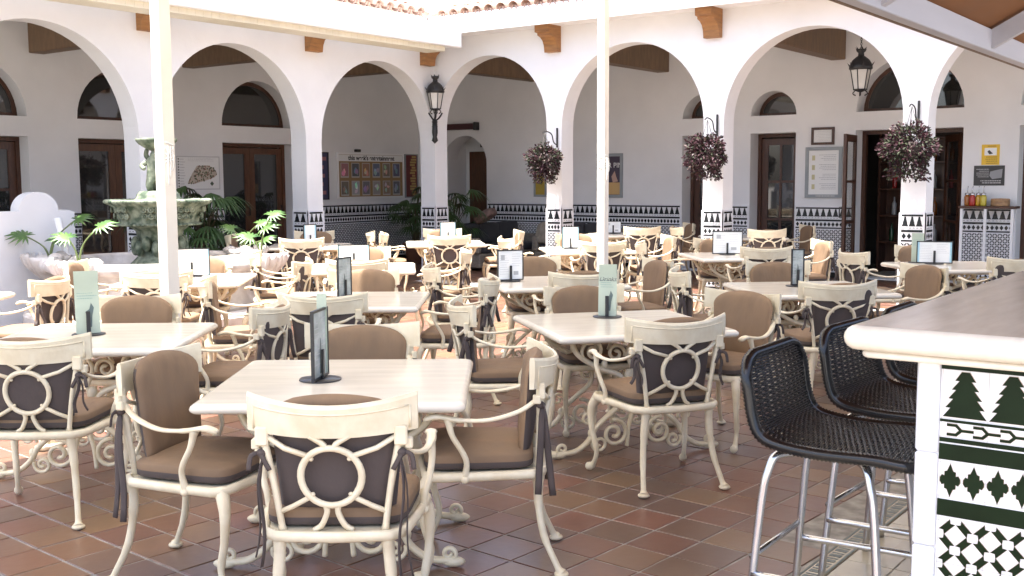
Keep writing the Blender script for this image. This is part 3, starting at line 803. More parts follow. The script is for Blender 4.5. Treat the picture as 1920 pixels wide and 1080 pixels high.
# ================================================================== LANTERNS
def lantern(t, s=1.0, z0=0.0):
    """hexagonal street lantern; glass from z0+.06 up"""
    n = 6
    gl = MB(); gl.lathe([(0.085*s, z0+0.05*s), (0.135*s, z0+0.32*s)], n, smooth=False); g_ = gl.build('glass', FROST, t)
    fr = MB()
    for k in range(n):
        a = 2*math.pi*k/n
        fr.tube([(0.089*s*math.cos(a), 0.089*s*math.sin(a), z0+0.04*s), (0.14*s*math.cos(a), 0.14*s*math.sin(a), z0+0.325*s)], 0.008*s, 5)
    fr.lathe([(0.001, z0+0.0), (0.03*s, z0+0.01*s), (0.1*s, z0+0.04*s), (0.1*s, z0+0.052*s), (0.001, z0+0.056*s)], n, smooth=False)
    for k in range(4):
        a = 2*math.pi*k/4+0.4
        fr.tube(spline([(0.07*s*math.cos(a), 0.07*s*math.sin(a), z0+0.03*s), (0.1*s*math.cos(a), 0.1*s*math.sin(a), z0-0.01*s), (0.06*s*math.cos(a), 0.06*s*math.sin(a), z0-0.04*s)], 3), 0.009*s, 5)
    fr.build('frame', IRON, t)
    rf = MB(); rf.lathe([(0.145*s, z0+0.32*s), (0.165*s, z0+0.335*s), (0.16*s, z0+0.375*s), (0.15*s, z0+0.40*s), (0.12*s, z0+0.455*s), (0.07*s, z0+0.50*s), (0.045*s, z0+0.515*s), (0.04*s, z0+0.56*s), (0.06*s, z0+0.575*s), (0.075*s, z0+0.61*s), (0.06*s, z0+0.605*s), (0.001, z0+0.58*s)], 18)
    for k in range(6):
        a = 2*math.pi*(k+0.5)/6
        c_, s_ = math.cos(a), math.sin(a)
        rf.add([(0.155*s*c_-0.02*s_*s, 0.155*s*s_+0.02*c_*s, z0+0.36*s), (0.155*s*c_+0.02*s_*s, 0.155*s*s_-0.02*c_*s, z0+0.36*s), (0.2*s*c_, 0.2*s*s_, z0+0.43*s), (0.165*s*c_, 0.165*s*s_, z0+0.40*s)], [(0, 1, 2), (0, 2, 3), (1, 3, 2), (0, 3, 1)])
        rf.add([(0.06*s*c_-0.02*s_*s, 0.06*s*s_+0.02*c_*s, z0+0.60*s), (0.06*s*c_+0.02*s_*s, 0.06*s*s_-0.02*c_*s, z0+0.60*s), (0.085*s*c_, 0.085*s*s_, z0+0.645*s), (0.05*s*c_, 0.05*s*s_, z0+0.6*s)], [(0, 1, 2), (0, 2, 3), (1, 3, 2), (0, 3, 1)])
    rf.build('roof_cap', IRON, t)
t = thing('wall_lantern', 'black iron lantern on a scrolled bracket at the courtyard corner', 'lantern', (XR-0.17, YL-0.17, 0))
lantern(t, 0.94, 2.74)
b = MB(); b.tube(spline([(0, 0, 2.74), (0.02, 0.02, 2.66), (0.10, 0.10, 2.62), (0.135, 0.135, 2.55)], 5), 0.02, 6)
b.tube(spline([(0.10, -0.06, 2.72), (0.06, -0.03, 2.64), (0.12, 0.10, 2.6)], 4), 0.014, 6); b.tube(spline([(-0.06, 0.10, 2.72), (-0.03, 0.06, 2.64), (0.10, 0.12, 2.6)], 4), 0.014, 6)
b.tube([(0.14, 0.14, 2.62), (0.14, 0.14, 2.40), (0.14, 0.14, 2.33), (0.14, 0.14, 2.27), (0.15, 0.15, 2.22)], [0.04, 0.05, 0.035, 0.055, 0.006], 8)
for z in (2.58, 2.5, 2.43): b.ell((0.14, 0.14, z), (0.052, 0.052, 0.022), 8, 6)
b.build('bracket', IRON, t)
t = thing('hanging_lantern', 'black iron lantern hanging on a chain under the right arch', 'lantern', (15.2, 5.22, 0))
lantern(t, 0.98, 2.79)
b = MB(); z = 3.40; i = 0
while z < 3.95:
    pts = [((0.012 if i % 2 else 0)*math.cos(a), (0 if i % 2 else 0.012)*math.cos(a), z+0.02*math.sin(a)) for a in [2*math.pi*k/8 for k in range(8)]]
    b.tube(pts, 0.004, 5, closed=True); z += 0.03; i += 1
b.build('chain', IRON, t)

# ================================================================== HANGING BASKETS
def leaf_ball(seed, r, droop, mats_w):
    rr = random.Random(seed); m = MB()
    for i in range(int(2600*r/0.32)):
        th = rr.uniform(0, 2*math.pi); ph = math.acos(rr.uniform(-0.9, 1)); q = r*rr.uniform(0.55, 1.05)*(1+0.16*math.sin(3*th+seed)+0.12*math.sin(5*ph+seed*2))
        d = Vector((math.sin(ph)*math.cos(th), math.sin(ph)*math.sin(th), math.cos(ph)))
        p = d*q; p.z *= 0.86
        if rr.random() < 0.12: p = Vector((p.x*0.75, p.y*0.75, -r*rr.uniform(0.7, 0.8+droop)))
        L = rr.uniform(0.04, 0.068); wd = L*0.55
        tip = (d+Vector((rr.uniform(-.7, .7), rr.uniform(-.7, .7), rr.uniform(-1.0, 0.4)))).normalized()
        sd_ = tip.cross(Vector((rr.uniform(-1, 1), rr.uniform(-1, 1), rr.uniform(-1, 1)))).normalized()
        nrm = tip.cross(sd_)*wd*0.35
        a = p; bq = p+tip*L*0.45+sd_*wd/2+nrm; c = p+tip*L; e = p+tip*L*0.45-sd_*wd/2+nrm; mid = p+tip*L*0.5
        u_ = rr.random(); mi = 0 if u_ < mats_w[0] else (1 if u_ < mats_w[0]+mats_w[1] else 2)
        m.add([a, bq, c, e, mid], [(0, 1, 4), (1, 2, 4), (2, 3, 4), (3, 0, 4)], mi)
    return m
def basket(x, y, z, r, seed, wts, label, hook_y, hook_z):
    t = thing('hanging_basket', label, 'hanging plant', (x, y, z), 0, 'hanging baskets on the right arcade columns')
    leaf_ball(seed, r, 0.55, wts).build('foliage', [PURP, PURG, PURS], t)
    pot = MB(); pot.lathe([(0.001, -0.14), (0.09, -0.13), (0.14, -0.02), (0.15, 0.05), (0.001, 0.06)], 16); pot.build('pot', DKBROWN, t)
    wm = MB()
    for k in range(3):
        a = 2*math.pi*k/3+0.5
        wm.tube([(0.13*math.cos(a), 0.13*math.sin(a), 0.05), (0, 0, hook_z-z-0.03)], 0.004, 5)
    wm.build('hanger', IRON, t)
    b = thing('plant_bracket', 'black iron scroll bracket holding the '+label.split(' with')[0].split(' basket')[0]+' basket', 'bracket', (XR-0.014, hook_y, 0), 0, 'plant brackets on the right columns')
    bb = MB(); ox = x-XR+0.014
    bb.bbox((-0.012, -0.015, hook_z-0.24), (0.0, 0.015, hook_z+0.06), 0.003)
    bb.tube(spline([(-0.01, 0, hook_z-0.2), (-0.10, 0, hook_z-0.16), (-0.16, 0, hook_z-0.04), (ox*0.8, 0, hook_z+0.0), (ox, 0, hook_z-0.03)], 6), 0.009, 6)
    bb.build('scroll', IRON, b)
basket(13.60, 9.46, 1.90, 0.25, 1, (0.52, 0.30, 0.18), 'leftmost hanging basket with silvery pink leaves', 9.50, 2.34)
basket(13.60, 6.76, 1.96, 0.265, 2, (0.66, 0.22, 0.12), 'middle hanging basket with purple and silver leaves', 6.80, 2.44)
basket(13.60, 4.03, 1.98, 0.30, 3, (0.62, 0.37, 0.01), 'rightmost hanging basket with dark purple leaves', 4.06, 2.50)

# ================================================================== FOUNTAIN
FX, FY = 7.5, 10.55
ft = thing('stone_fountain', 'tall mossy green stone fountain with carved bowl and white round basin', 'fountain', (FX, FY, 0))
b = MB(); b.lathe([(1.46, 0), (1.46, 0.17), (1.44, 0.19), (1.1, 0.19)], 48, smooth=False); b.build('step', PALE, ft)
b = MB(); b.lathe([(1.08, 0.19), (1.06, 0.25), (1.02, 0.34), (1.02, 0.55), (1.08, 0.61), (1.2, 0.63), (1.24, 0.67), (1.23, 0.725), (1.18, 0.75), (1.06, 0.75), (1.03, 0.72), (1.03, 0.5), (0.2, 0.48)], 56)
b.build('basin', PALE, ft)
b = MB(); b.lathe([(1.028, 0.60), (0.01, 0.60)], 40); b.build('water', WATER, ft)
sq = lambda a, z: 1.0/max(abs(math.cos(a)), abs(math.sin(a)))**0.35*0.93
b = MB(); b.lathe([(0.34, 0.48), (0.34, 0.66), (0.30, 0.70), (0.24, 0.76), (0.22, 0.92), (0.25, 1.05), (0.30, 1.09), (0.33, 1.12)], 32, wob=sq)
for k in range(16):
    a = 2*math.pi*k/16
    b.ell((0.27*math.cos(a), 0.27*math.sin(a), 0.86+0.05*(k % 2)), (0.05, 0.05, 0.09), 8, 6)
b.build('pedestal', STONE, ft)
b = MB(); b.lathe([(0.33, 1.10), (0.43, 1.115), (0.45, 1.13), (0.43, 1.15), (0.44, 1.22), (0.49, 1.32), (0.55, 1.355), (0.57, 1.37), (0.57, 1.40), (0.53, 1.41), (0.2, 1.37)], 48, wob=lambda a, z: 1+0.02*math.cos(8*a))
for k in range(44):
    a = 2*math.pi*k/44; b.ell((0.55*math.cos(a), 0.55*math.sin(a), 1.385), (0.045, 0.045, 0.028), 8, 5)
for k in range(56):
    a = 2*math.pi*k/56; b.ell((0.445*math.cos(a), 0.445*math.sin(a), 1.128), (0.026, 0.026, 0.016), 6, 4)
for k in range(8):
    a0 = 2*math.pi*k/8
    for i in range(3):
        for j in range(2):
            a = a0+(i-1)*0.15; rr_ = 0.475+j*0.03; zz = 1.225+j*0.075
            c_, s_ = math.cos(a), math.sin(a)
            pts = [(rr_*c_-0.028*math.cos(q)*s_, rr_*s_+0.028*math.cos(q)*c_, zz+0.028*math.sin(q)) for q in [2*math.pi*n_/10 for n_ in range(10)]]
            b.tube(pts, 0.012, 5, closed=True); b.ell((rr_*c_, rr_*s_, zz), (0.016, 0.016, 0.016), 6, 4)
b.build('carved_bowl', STONE, ft)
b = MB(); b.lathe([(0.30, 1.37), (0.27, 1.40), (0.24, 1.43), (0.235, 1.46), (0.20, 1.50), (0.001, 1.51)], 24); b.build('figure_plinth', STONE, ft)
# cherub figures back to back carrying the top bowl
def skin_figure(name, parent, m, verts, edges, radii, sub=2):
    me = bpy.data.meshes.new(name); me.from_pydata(verts, edges, [])
    o = bpy.data.objects.new(name, me); COL.objects.link(o); o.parent = parent
    md = o.modifiers.new('skin', 'SKIN'); md.use_smooth_shade = True
    for i, v in enumerate(me.skin_vertices[0].data):
        v.radius = (radii[i], radii[i]); v.use_root = (i == 0)
    o.modifiers.new('sub', 'SUBSURF').levels = sub; o.modifiers['sub'].render_levels = sub
    me.materials.append(m)
    return o
V = [(0, 0, 1.68), (0, 0, 1.76), (0, 0, 1.84), (0, -.01, 1.895), (0, -.02, 1.94), (-.085, 0, 1.83), (-.15, -.03, 1.78), (-.10, -.08, 1.74), (.085, 0, 1.83), (.15, 0, 1.90), (.13, .02, 1.98),
     (-.05, -.01, 1.64), (-.07, -.05, 1.57), (-.06, 0, 1.50), (.05, 0, 1.64), (.08, -.03, 1.58), (.09, .03, 1.50)]
Ed = [(0, 1), (1, 2), (2, 3), (3, 4), (2, 5), (5, 6), (6, 7), (2, 8), (8, 9), (9, 10), (0, 11), (11, 12), (12, 13), (0, 14), (14, 15), (15, 16)]
Ra = [.085, .078, .07, .04, .068, .036, .03, .026, .036, .03, .026, .055, .042, .034, .055, .042, .034]
f1 = skin_figure('cherub_figure', ft, STONE, V, Ed, Ra); f1.location = (-0.07, -0.06, 0); f1.rotation_euler = (0, 0, R(-40))
f2 = skin_figure('cherub_figure', ft, STONE, V, Ed, Ra); f2.location = (0.07, 0.05, 0); f2.rotation_euler = (0, 0, R(150))
b = MB(); b.tube([(0, 0, 1.5), (0, 0, 1.98)], [0.07, 0.06], 10); b.build('core_column', STONE, ft)
b = MB(); b.lathe([(0.06, 1.95), (0.12, 1.98), (0.18, 2.02), (0.215, 2.06), (0.22, 2.085), (0.18, 2.09), (0.001, 2.06)], 32, wob=lambda a, z: 1+0.05*abs(math.sin(7*a)))
b.build('top_bowl', STONE, ft)
# shell planters around the rim
def lobed_leaf(m, base, tip_dir, nrm, L, rr, lobes=12):
    t_ = tip_dir.normalized(); s_ = t_.cross(nrm).normalized(); n_ = s_.cross(t_)
    c = base
    for i in range(lobes):
        a = (i-(lobes-1)/2)*(R(250)/(lobes-1))
        d = t_*math.cos(a)+s_*math.sin(a)
        l = L*(1.0-0.35*abs(a)/R(115))*rr.uniform(0.9, 1.08); wd = l*0.085
        q = d.cross(n_).normalized()
        p1 = c+d*l*0.55+q*wd-n_*l*0.04; p2 = c+d*l-n_*l*0.2; p3 = c+d*l*0.55-q*wd-n_*l*0.04; pm = c+d*l*0.6+n_*l*0.03
        e1 = c+d*l*0.22+q*wd*1.1; e2 = c+d*l*0.22-q*wd*1.1
        m.add([c, e1, p1, p2, p3, e2, pm], [(0, 1, 6), (1, 2, 6), (2, 3, 6), (3, 4, 6), (4, 5, 6), (5, 0, 6)], 0, True)
def shell_planter(ang, label, seed, hts):
    rr = random.Random(seed)
    cx, cy = FX+1.21*math.cos(ang), FY+1.21*math.sin(ang)
    t = thing('shell_planter', label+' shell shaped stone planter on fountain rim', 'planter', (cx, cy, 0.66), ang, 'shell planters on the fountain rim')
    m = MB(); n = 28
    m.lathe([(0.04, -0.16), (0.09, -0.14), (0.17, -0.05), (0.235, 0.06), (0.25, 0.12), (0.225, 0.115), (0.15, 0.05), (0.001, 0.04)], n, wob=lambda a, z: 1+0.10*math.sin(7*a)*max(0, z+0.15)/0.2+0.15*math.cos(a))
    for k in range(7):
        a = -0.9+k*0.3; m.tube(spline([(0.1*math.cos(a), 0.1*math.sin(a), -0.12), (0.24*math.cos(a), 0.24*math.sin(a), 0.02), (0.29*math.cos(a), 0.29*math.sin(a), 0.15)], 4), [0.02]*4+[0.028]*4+[0.02], 6)
    m.ell((-0.1, 0.12, 0.1), (0.09, 0.07, 0.06), 10, 6); m.ell((-0.08, -0.13, 0.1), (0.08, 0.07, 0.07), 10, 6); m.ell((0.0, 0.18, 0.02), (0.07, 0.09, 0.09), 10, 6)
    m.build('shell', PALE, t)
    MB().lathe([(0.15, 0.07), (0.001, 0.085)], 14).build('soil', SOIL, t)
    p = thing('philodendron', 'young split-leaf plant growing in the '+label+' planter', 'plant', (cx, cy, 0.73), 0, 'split-leaf plants on the fountain')
    st, lf = MB(), MB()
    for i, (h, off, az) in enumerate(hts):
        tip = Vector((off*math.cos(az), off*math.sin(az), h))
        st.tube(spline([(0, 0, 0), (tip.x*0.25, tip.y*0.25, h*0.55), tuple(tip)], 5), [0.011]*5+[0.008]*5+[0.006], 6)
        out = Vector((math.cos(az), math.sin(az), 0.25))
        lobed_leaf(lf, tip, out, (Vector((0, 0, 1))-fw*0.5).normalized(), 0.22*rr.uniform(0.85, 1.15), rr)
    st.build('stem', STEMM, p); lf.build('leaves', LEAFY, p)
vr = math.atan2(rt.y, rt.x)     # azimuth that points right in the picture
shell_planter(vr+R(186), 'leftmost', 11, [(0.46, 0.30, vr+0.2), (0.28, 0.26, vr+math.pi+0.1), (0.22, 0.05, vr+1.0)])
shell_planter(vr+R(246), 'front', 12, [(0.30, 0.10, vr+math.pi), (0.42, 0.22, vr+0.1)])
shell_planter(vr+R(350), 'rightmost', 13, [(0.50, 0.12, vr+0.3), (0.25, 0.1, vr+math.pi), (0.36, 0.06, vr-0.3)])
shell_planter(vr+R(55), 'rear', 14, [(0.36, 0.2, vr+0.2), (0.16, 0.28, vr-0.3), (0.30, 0.12, vr+math.pi)])
# low garden wall and leaning post, left
lw = thing('garden_wall', 'low white wall with rounded crest left of the fountain', 'wall')
zt = 1.28
MB().ext([(5.2, 0), (7.21, 0), (7.21, zt-0.02), (7.18, zt-0.02), (7.16, zt)]+arc(6.77, zt, 0.24, 0.215, 0, math.pi, 20)+[(5.2, zt)], [], 11.78, 11.96, mapL).build('wall_body', WHITE, lw)
lp = MB(); lp.tube([(6.98, 11.35, 0.0), (6.86, 11.55, 1.20)], 0.045, 4); lp.build('leaning_post', WHITEP, label='short square white post leaning by the garden wall', cat='post')

# ================================================================== PALMS
def palm(x, y, h, seed, label, nf, spread):
    rr = random.Random(seed)
    t = thing('potted_palm', label, 'palm', (x, y, 0), 0, 'fan palms in the walkways')
    pot = MB(); pot.lathe([(0.001, 0), (0.17, 0.002), (0.23, 0.36), (0.25, 0.37), (0.25, 0.40), (0.21, 0.40), (0.2, 0.36), (0.001, 0.35)], 20); pot.build('pot', mat('clay_pot', (0.28, 0.12, 0.07), 0.8, var=0.2), t)
    st, lf = MB(), MB()
    for i in range(nf):
        az = rr.uniform(0, 2*math.pi); hh_ = h*rr.uniform(0.45, 1.0); off = spread*rr.uniform(0.2, 1.0)*(1.2-hh_/h*0.5)
        tip = Vector((off*math.cos(az), off*math.sin(az), hh_))
        st.tube(spline([(0.05*math.cos(az), 0.05*math.sin(az), 0.35), (tip.x*0.35, tip.y*0.35, hh_*0.75), tuple(tip)], 4), 0.007, 5)
        out = Vector((math.cos(az), math.sin(az), rr.uniform(-0.1, 0.5))).normalized()
        side = out.cross(Vector((0, 0, 1))).normalized(); upn = side.cross(out)
        n = 15
        for k in range(n):
            a = (k-(n-1)/2)*R(13.5)
            d = (out*math.cos(a)+side*math.sin(a)).normalized()
            L = rr.uniform(0.34, 0.46)*(1-0.25*abs(a)); wd = 0.017
            q = d.cross(upn).normalized()
            pts = [tip+d*L*s_-Vector((0, 0, 1))*L*(0.75*s_*s_) for s_ in (0.03, 0.35, 0.7, 1.0)]
            ws = [wd*0.4, wd, wd*0.75, 0.001]
            vs_ = []
            for p_, w_ in zip(pts, ws): vs_ += [p_+q*w_, p_-q*w_]
            lf.add(vs_, [(0, 1, 3, 2), (2, 3, 5, 4), (4, 5, 7, 6)], 0, True)
    st.tube([(0, 0, 0.35), (0, 0, h*0.45)], [0.05, 0.03], 8)
    st.build('stems', TRUNK, t); lf.build('fronds', LEAF, t)
palm(9.75, 12.75, 1.55, 21, 'large fan palm behind the fountain in front of the wooden doors', 26, 0.55)
palm(10.5, 13.4, 1.45, 22, 'fan palm behind the second arch, right of the large palm', 20, 0.5)
palm(8.95, 12.8, 1.25, 25, 'smaller fan palm close behind the fountain bowl', 16, 0.45)
palm(15.85, 14.1, 1.5, 23, 'fan palm below the entertainment board left of the corner pier', 22, 0.5)
palm(15.3, 12.7, 1.45, 24, 'fan palm right of the corner pier in front of the niche', 24, 0.55)

# ================================================================== SOFAS IN THE CORNER
def sofa(x, y, rz, wd, label):
    t = thing('lounge_sofa', label, 'sofa', (x, y, 0), rz)
    MB().bbox((-wd/2, -0.4, 0.05), (wd/2, 0.4, 0.30), 0.02).build('base', SOFAB, t)
    MB().bbox((-wd/2, 0.30, 0.301), (wd/2, 0.42, 0.72), 0.03).build('back_frame', SOFAB, t)
    for s in (-1, 1): MB().bbox((s*wd/2-0.06 if s < 0 else wd/2-0.08, -0.4, 0.301), (s*wd/2+0.08 if s < 0 else wd/2+0.06, 0.299, 0.58), 0.04).build('arm', SOFAB, t)
    n = max(1, round((wd-0.2)/0.65)); cw = (wd-0.18)/n
    for i in range(n):
        a = -wd/2+0.09+i*cw
        cushion_block(t, 'seat_cushion', (a+0.005, -0.40, 0.302), (a+cw-0.005, 0.16, 0.44))
        cushion_block(t, 'back_cushion', (a+0.01, 0.12, 0.442), (a+cw-0.01, 0.298, 0.82))
    return t
def cushion_block(t, name, a, b):
    m = MB(); c = [(a[i]+b[i])/2 for i in range(3)]; h = [(b[i]-a[i])/2 for i in range(3)]
    vs_, fs_ = superq(h, 6, 0.28)
    m.add([(c[0]+x, c[1]+y, c[2]+z) for x, y, z in vs_], fs_, 0, True)
    return m.build(name, SOFA, t)
def superq(h, n, e):
    """rounded pillow: superquadric"""
    f = lambda x: math.copysign(abs(x)**e, x)
    vs_, fs_ = [], []
    nu, nv = 4*n, 2*n
    for j in range(nv+1):
        ph = -math.pi/2+math.pi*j/nv
        for k in range(nu):
            a = 2*math.pi*(k+0.5)/nu
            vs_.append((h[0]*f(math.cos(ph))*f(math.cos(a)), h[1]*f(math.cos(ph))*f(math.sin(a)), h[2]*f(math.sin(ph))))
    for j in range(nv):
        for k in range(nu):
            l = (k+1) % nu; fs_.append((j*nu+k, j*nu+l, (j+1)*nu+l, (j+1)*nu+k))
    return vs_, fs_
sofa(16.0, 12.25, R(0), 2.0, 'charcoal cushioned sofa against the tiled wall near the niche')
sofa(16.55, 10.75, R(-90), 1.5, 'smaller charcoal sofa under the poster on the tiled wall')
m = MB(); vs_, fs_ = superq((0.24, 0.09, 0.2), 6, 0.55); m.add(vs_, fs_, 0, True)
for k, (x, y, z, rx, l) in enumerate(((15.75, 12.30, 0.95, 60, 'mottled brown scatter cushion lying on top of the sofa'), (16.25, 11.3, 0.64, 15, 'taupe scatter cushion at the corner of the small sofa'))):
    o = link('scatter_cushion', m.mesh('scatter_cushion', mat('scatter_%d' % k, ((0.26, 0.16, 0.13), (0.36, 0.32, 0.26))[k], 0.9, col2=((0.1, 0.07, 0.06), (0.25, 0.22, 0.17))[k], vscale=14)), None, (x, y, z), label=l, cat='cushion'); o.rotation_euler = (R(rx), 0, R(20+k*50))

# ================================================================== TABLES
def rrect(h, r, n=4):
    out = []
    for cx, cy, a0 in ((h-r, h-r, 0), (-h+r, h-r, 90), (-h+r, -h+r, 180), (h-r, -h+r, 270)):
        for k in range(n+1):
            a = R(a0+90*k/n); out.append((cx+r*math.cos(a), cy+r*math.sin(a)))
    return out
HT = 0.54
def spiral(cx, cz, r, turns, a0, sgn=1, n=26):
    return [(cx+r*(1-0.82*i/n)*math.cos(a0+sgn*2*math.pi*turns*i/n), cz+r*(1-0.82*i/n)*math.sin(a0+sgn*2*math.pi*turns*i/n)) for i in range(n+1)]
tp = MB()
levels = [(HT-0.035, 0.698), (HT-0.012, 0.70), (HT-0.003, 0.708), (HT, 0.718), (HT-0.004, 0.729), (HT-0.014, 0.737), (HT-0.024, 0.74)]
loops = [[(x, y, z) for x, y in rrect(h, 0.03)] for h, z in levels]
nv = len(loops[0]); vs_ = [p for l in loops for p in l]; fs_ = []
for i in range(len(levels)-1):
    for k in range(nv): fs_.append((i*nv+k, i*nv+(k+1) % nv, (i+1)*nv+(k+1) % nv, (i+1)*nv+k))
tp.add(vs_, fs_, 0, True); tp.add(loops[-1], [tuple(range(nv))]); tp.add(loops[0], [tuple(range(nv))[::-1]])
top_me = tp.mesh('table_top', MARBLE)
tr = MB()
def flat2(pts, r, n=7):
    P = [(a, 0, b) for a, b in pts]
    tr.tube(P, r, n, flat=(1.0, 1.35), upv=(0, 1, 0))
for s in (-1, 1):
    m2 = lambda pts: [(s*a, b) for a, b in pts]
    sp = lambda ps: [(v.x, v.z) for v in spline([(a, 0, b) for a, b in ps], 6)]
    flat2(m2(sp([(0.40, 0.685), (0.36, 0.60), (0.24, 0.52), (0.11, 0.47), (0.075, 0.40), (0.09, 0.31), (0.17, 0.24), (0.25, 0.17), (0.30, 0.09), (0.38, 0.035), (0.48, 0.03)])), 0.016)
    flat2(m2(spiral(0.27, 0.62, 0.075, 1.5, R(-60))), 0.011)
    flat2(m2(spiral(0.13, 0.60, 0.055, 1.4, R(200), -1)), 0.010)
    flat2(m2(spiral(0.14, 0.13, 0.085, 1.6, R(80))), 0.012)
    flat2(m2(spiral(0.23, 0.075, 0.05, 1.4, R(20), -1)), 0.010)
    flat2(m2(spiral(0.11, 0.385, 0.045, 1.3, R(240))), 0.009)
    flat2(m2(spiral(0.30, 0.22, 0.045, 1.3, R(210), -1)), 0.009)
    flat2(m2(sp([(0.02, 0.68), (0.06, 0.60), (0.03, 0.50), (0.05, 0.42), (0.02, 0.30), (0.05, 0.16), (0.06, 0.05)])), 0.012)
    tr.ell((s*0.475, 0, 0.022), (0.05, 0.024, 0.022), 10, 8); flat2(m2(spiral(0.455, 0.055, 0.035, 1.3, R(-90))), 0.010)
    for cx, cz, q in ((0.05, 0.47, 0.03), (0.20, 0.54, 0.02), (0.28, 0.14, 0.022), (0.0, 0.36, 0.03)): tr.ell((s*cx, 0, cz), (q, 0.02, q*1.2), 8, 6)
tr.bbox((-0.43, -0.022, 0.672), (0.43, 0.022, 0.697), 0.006)
tr_me = tr.mesh('trestle', CAST)
sb = MB(); sb.tube([(0, -0.30, 0.36), (0, 0.30, 0.36)], 0.014, 8); sb.ell((0, 0, 0.36), (0.03, 0.05, 0.03), 8, 6)
for s in (-1, 1): sb.bbox((s*0.30-0.02, -0.34, 0.66), (s*0.30+0.02, 0.34, 0.671), 0.004)
sb_me = sb.mesh('stretcher', CAST)
TABLES = {}
tproto = None
def table(key, x, y, ang, label):
    t = thing('dining_table', label, 'table', (x, y, 0), R(ang-90), 'marble topped dining tables')
    link('table_top', top_me, t)
    for s in (-1, 1): link('trestle', tr_me, t, (0, s*0.30, 0))
    link('stretcher', sb_me, t)
    TABLES[key] = (x, y, R(ang))
TD = [('T1', 3.32, 3.37, 37, 'cream marble table nearest the camera, holding an edge-on black menu frame'),
      ('T2', 3.49, 5.50, 38, 'cream marble table at left foreground with folded mint menu'),
      ('T3', 5.63, 3.37, 51, 'cream marble table in right middle holding the mint drinks card'),
      ('T4', 8.27, 3.22, 42, 'cream marble table with tall narrow framed menu beyond the bar stools'),
      ('T5', 11.2, 2.85, 42, 'cream marble table at far right with wide menu frame, beyond bar counter'),
      ('T6', 7.6, 5.22, 50, 'bright marble table in the centre with tilted black framed menu'),
      ('T7', 5.64, 5.66, 36, 'marble table directly behind the nearest table with dark tall menu'),
      ('T8', 7.83, 7.70, 42, 'bright marble table left of centre with wide pale blue edged menu'),
      ('T9', 6.03, 8.10, 41, 'sunny marble table in front of the fountain behind the left pole'),
      ('T10', 11.57, 9.75, 43, 'sunny marble table in front of the corner pier and dark sofa'),
      ('T11', 11.4, 7.3, 43, 'sunny marble table left of the thin right pole, small portrait menu'),
      ('T12', 11.38, 5.28, 43, 'marble table by the middle right column with wide framed menu'),
      ('T13', 3.78, 8.35, 40, 'marble table cut by the left picture edge below garden wall'),
      ('T14', 10.1, 10.9, 42, 'far marble table by the left arcade column with pale menu'),
      ('T15', 15.0, 8.85, 43, 'far marble table under the right arcade behind the thin pole'),
      ('T16', 15.2, 6.95, 43, 'far marble table behind the middle right column in the walkway')]
for a in TD: table(*a)

# ================================================================== CHAIRS
def by(x, z):
    """y of the curved, reclined chair back at height z"""
    t_ = (z-0.41)/0.45
    return -0.235-0.075*t_+(0.035+0.075*max(0, min(1, t_)))*(x/0.26)**2
CH = {}
m = MB()      # top rail
N = 18; ring = []
for i in range(N+1):
    x = -0.262+0.524*i/N; q = (x/0.262)**2
    zb, zt_ = 0.735+0.012*q, 0.845+0.028*q
    y0, y1 = by(x, zb), by(x, zt_)
    ring.append([(x, y0+0.010, zb), (x, y0-0.008, zb), (x, (y0+y1)/2-0.011, (zb+zt_)/2), (x, y1-0.010, zt_-0.012), (x, y1-0.004, zt_), (x, y1+0.008, zt_), (x, y1+0.011, zt_-0.014)])
vs_ = [p for r_ in ring for p in r_]; k7 = 7; fs_ = []
for i in range(N):
    for k in range(k7): fs_.append((i*k7+k, i*k7+(k+1) % k7, (i+1)*k7+(k+1) % k7, (i+1)*k7+k))
fs_ += [tuple(range(k7)), tuple(N*k7+k for k in range(k7))]
m.add(vs_, fs_, 0, False)
for z_ in (0.815,):
    m.tube([(x_, by(x_, z_+0.02*(x_/0.26)**2)-0.012, z_+0.02*(x_/0.26)**2) for x_ in [-0.235+0.47*i/16 for i in range(17)]], 0.0035, 5)
for s in (-1, 1): m.tube([(s*0.24, by(0.24, z_)-0.012, z_) for z_ in (0.755, 0.79, 0.83)], 0.0035, 5)
CH['top_rail'] = m.mesh('top_rail', CAST)
for s, nm_ in ((-1, 'l'), (1, 'r')):
    m = MB()
    m.tube(spline([(s*0.212, by(0.212, 0.74)-0.006, 0.755), (s*0.203, by(0.203, 0.70), 0.70), (s*0.178, by(0.178, 0.56), 0.56), (s*0.158, by(0.158, 0.41), 0.405)], 5), [0.017]*5+[0.0145]*5+[0.0135]*5+[0.019], 8, flat=(1, 0.8))
    m.bbox((s*0.212-0.02, by(0.212, 0.75)-0.022, 0.70), (s*0.212+0.02, by(0.212, 0.75)+0.006, 0.765), 0.005)
    m.bbox((s*0.235-0.012, by(0.235, 0.70)-0.02, 0.685), (s*0.235+0.012, by(0.235, 0.70)+0.012, 0.72), 0.004)
    CH['stile_'+nm_] = m.mesh('stile', CAST)

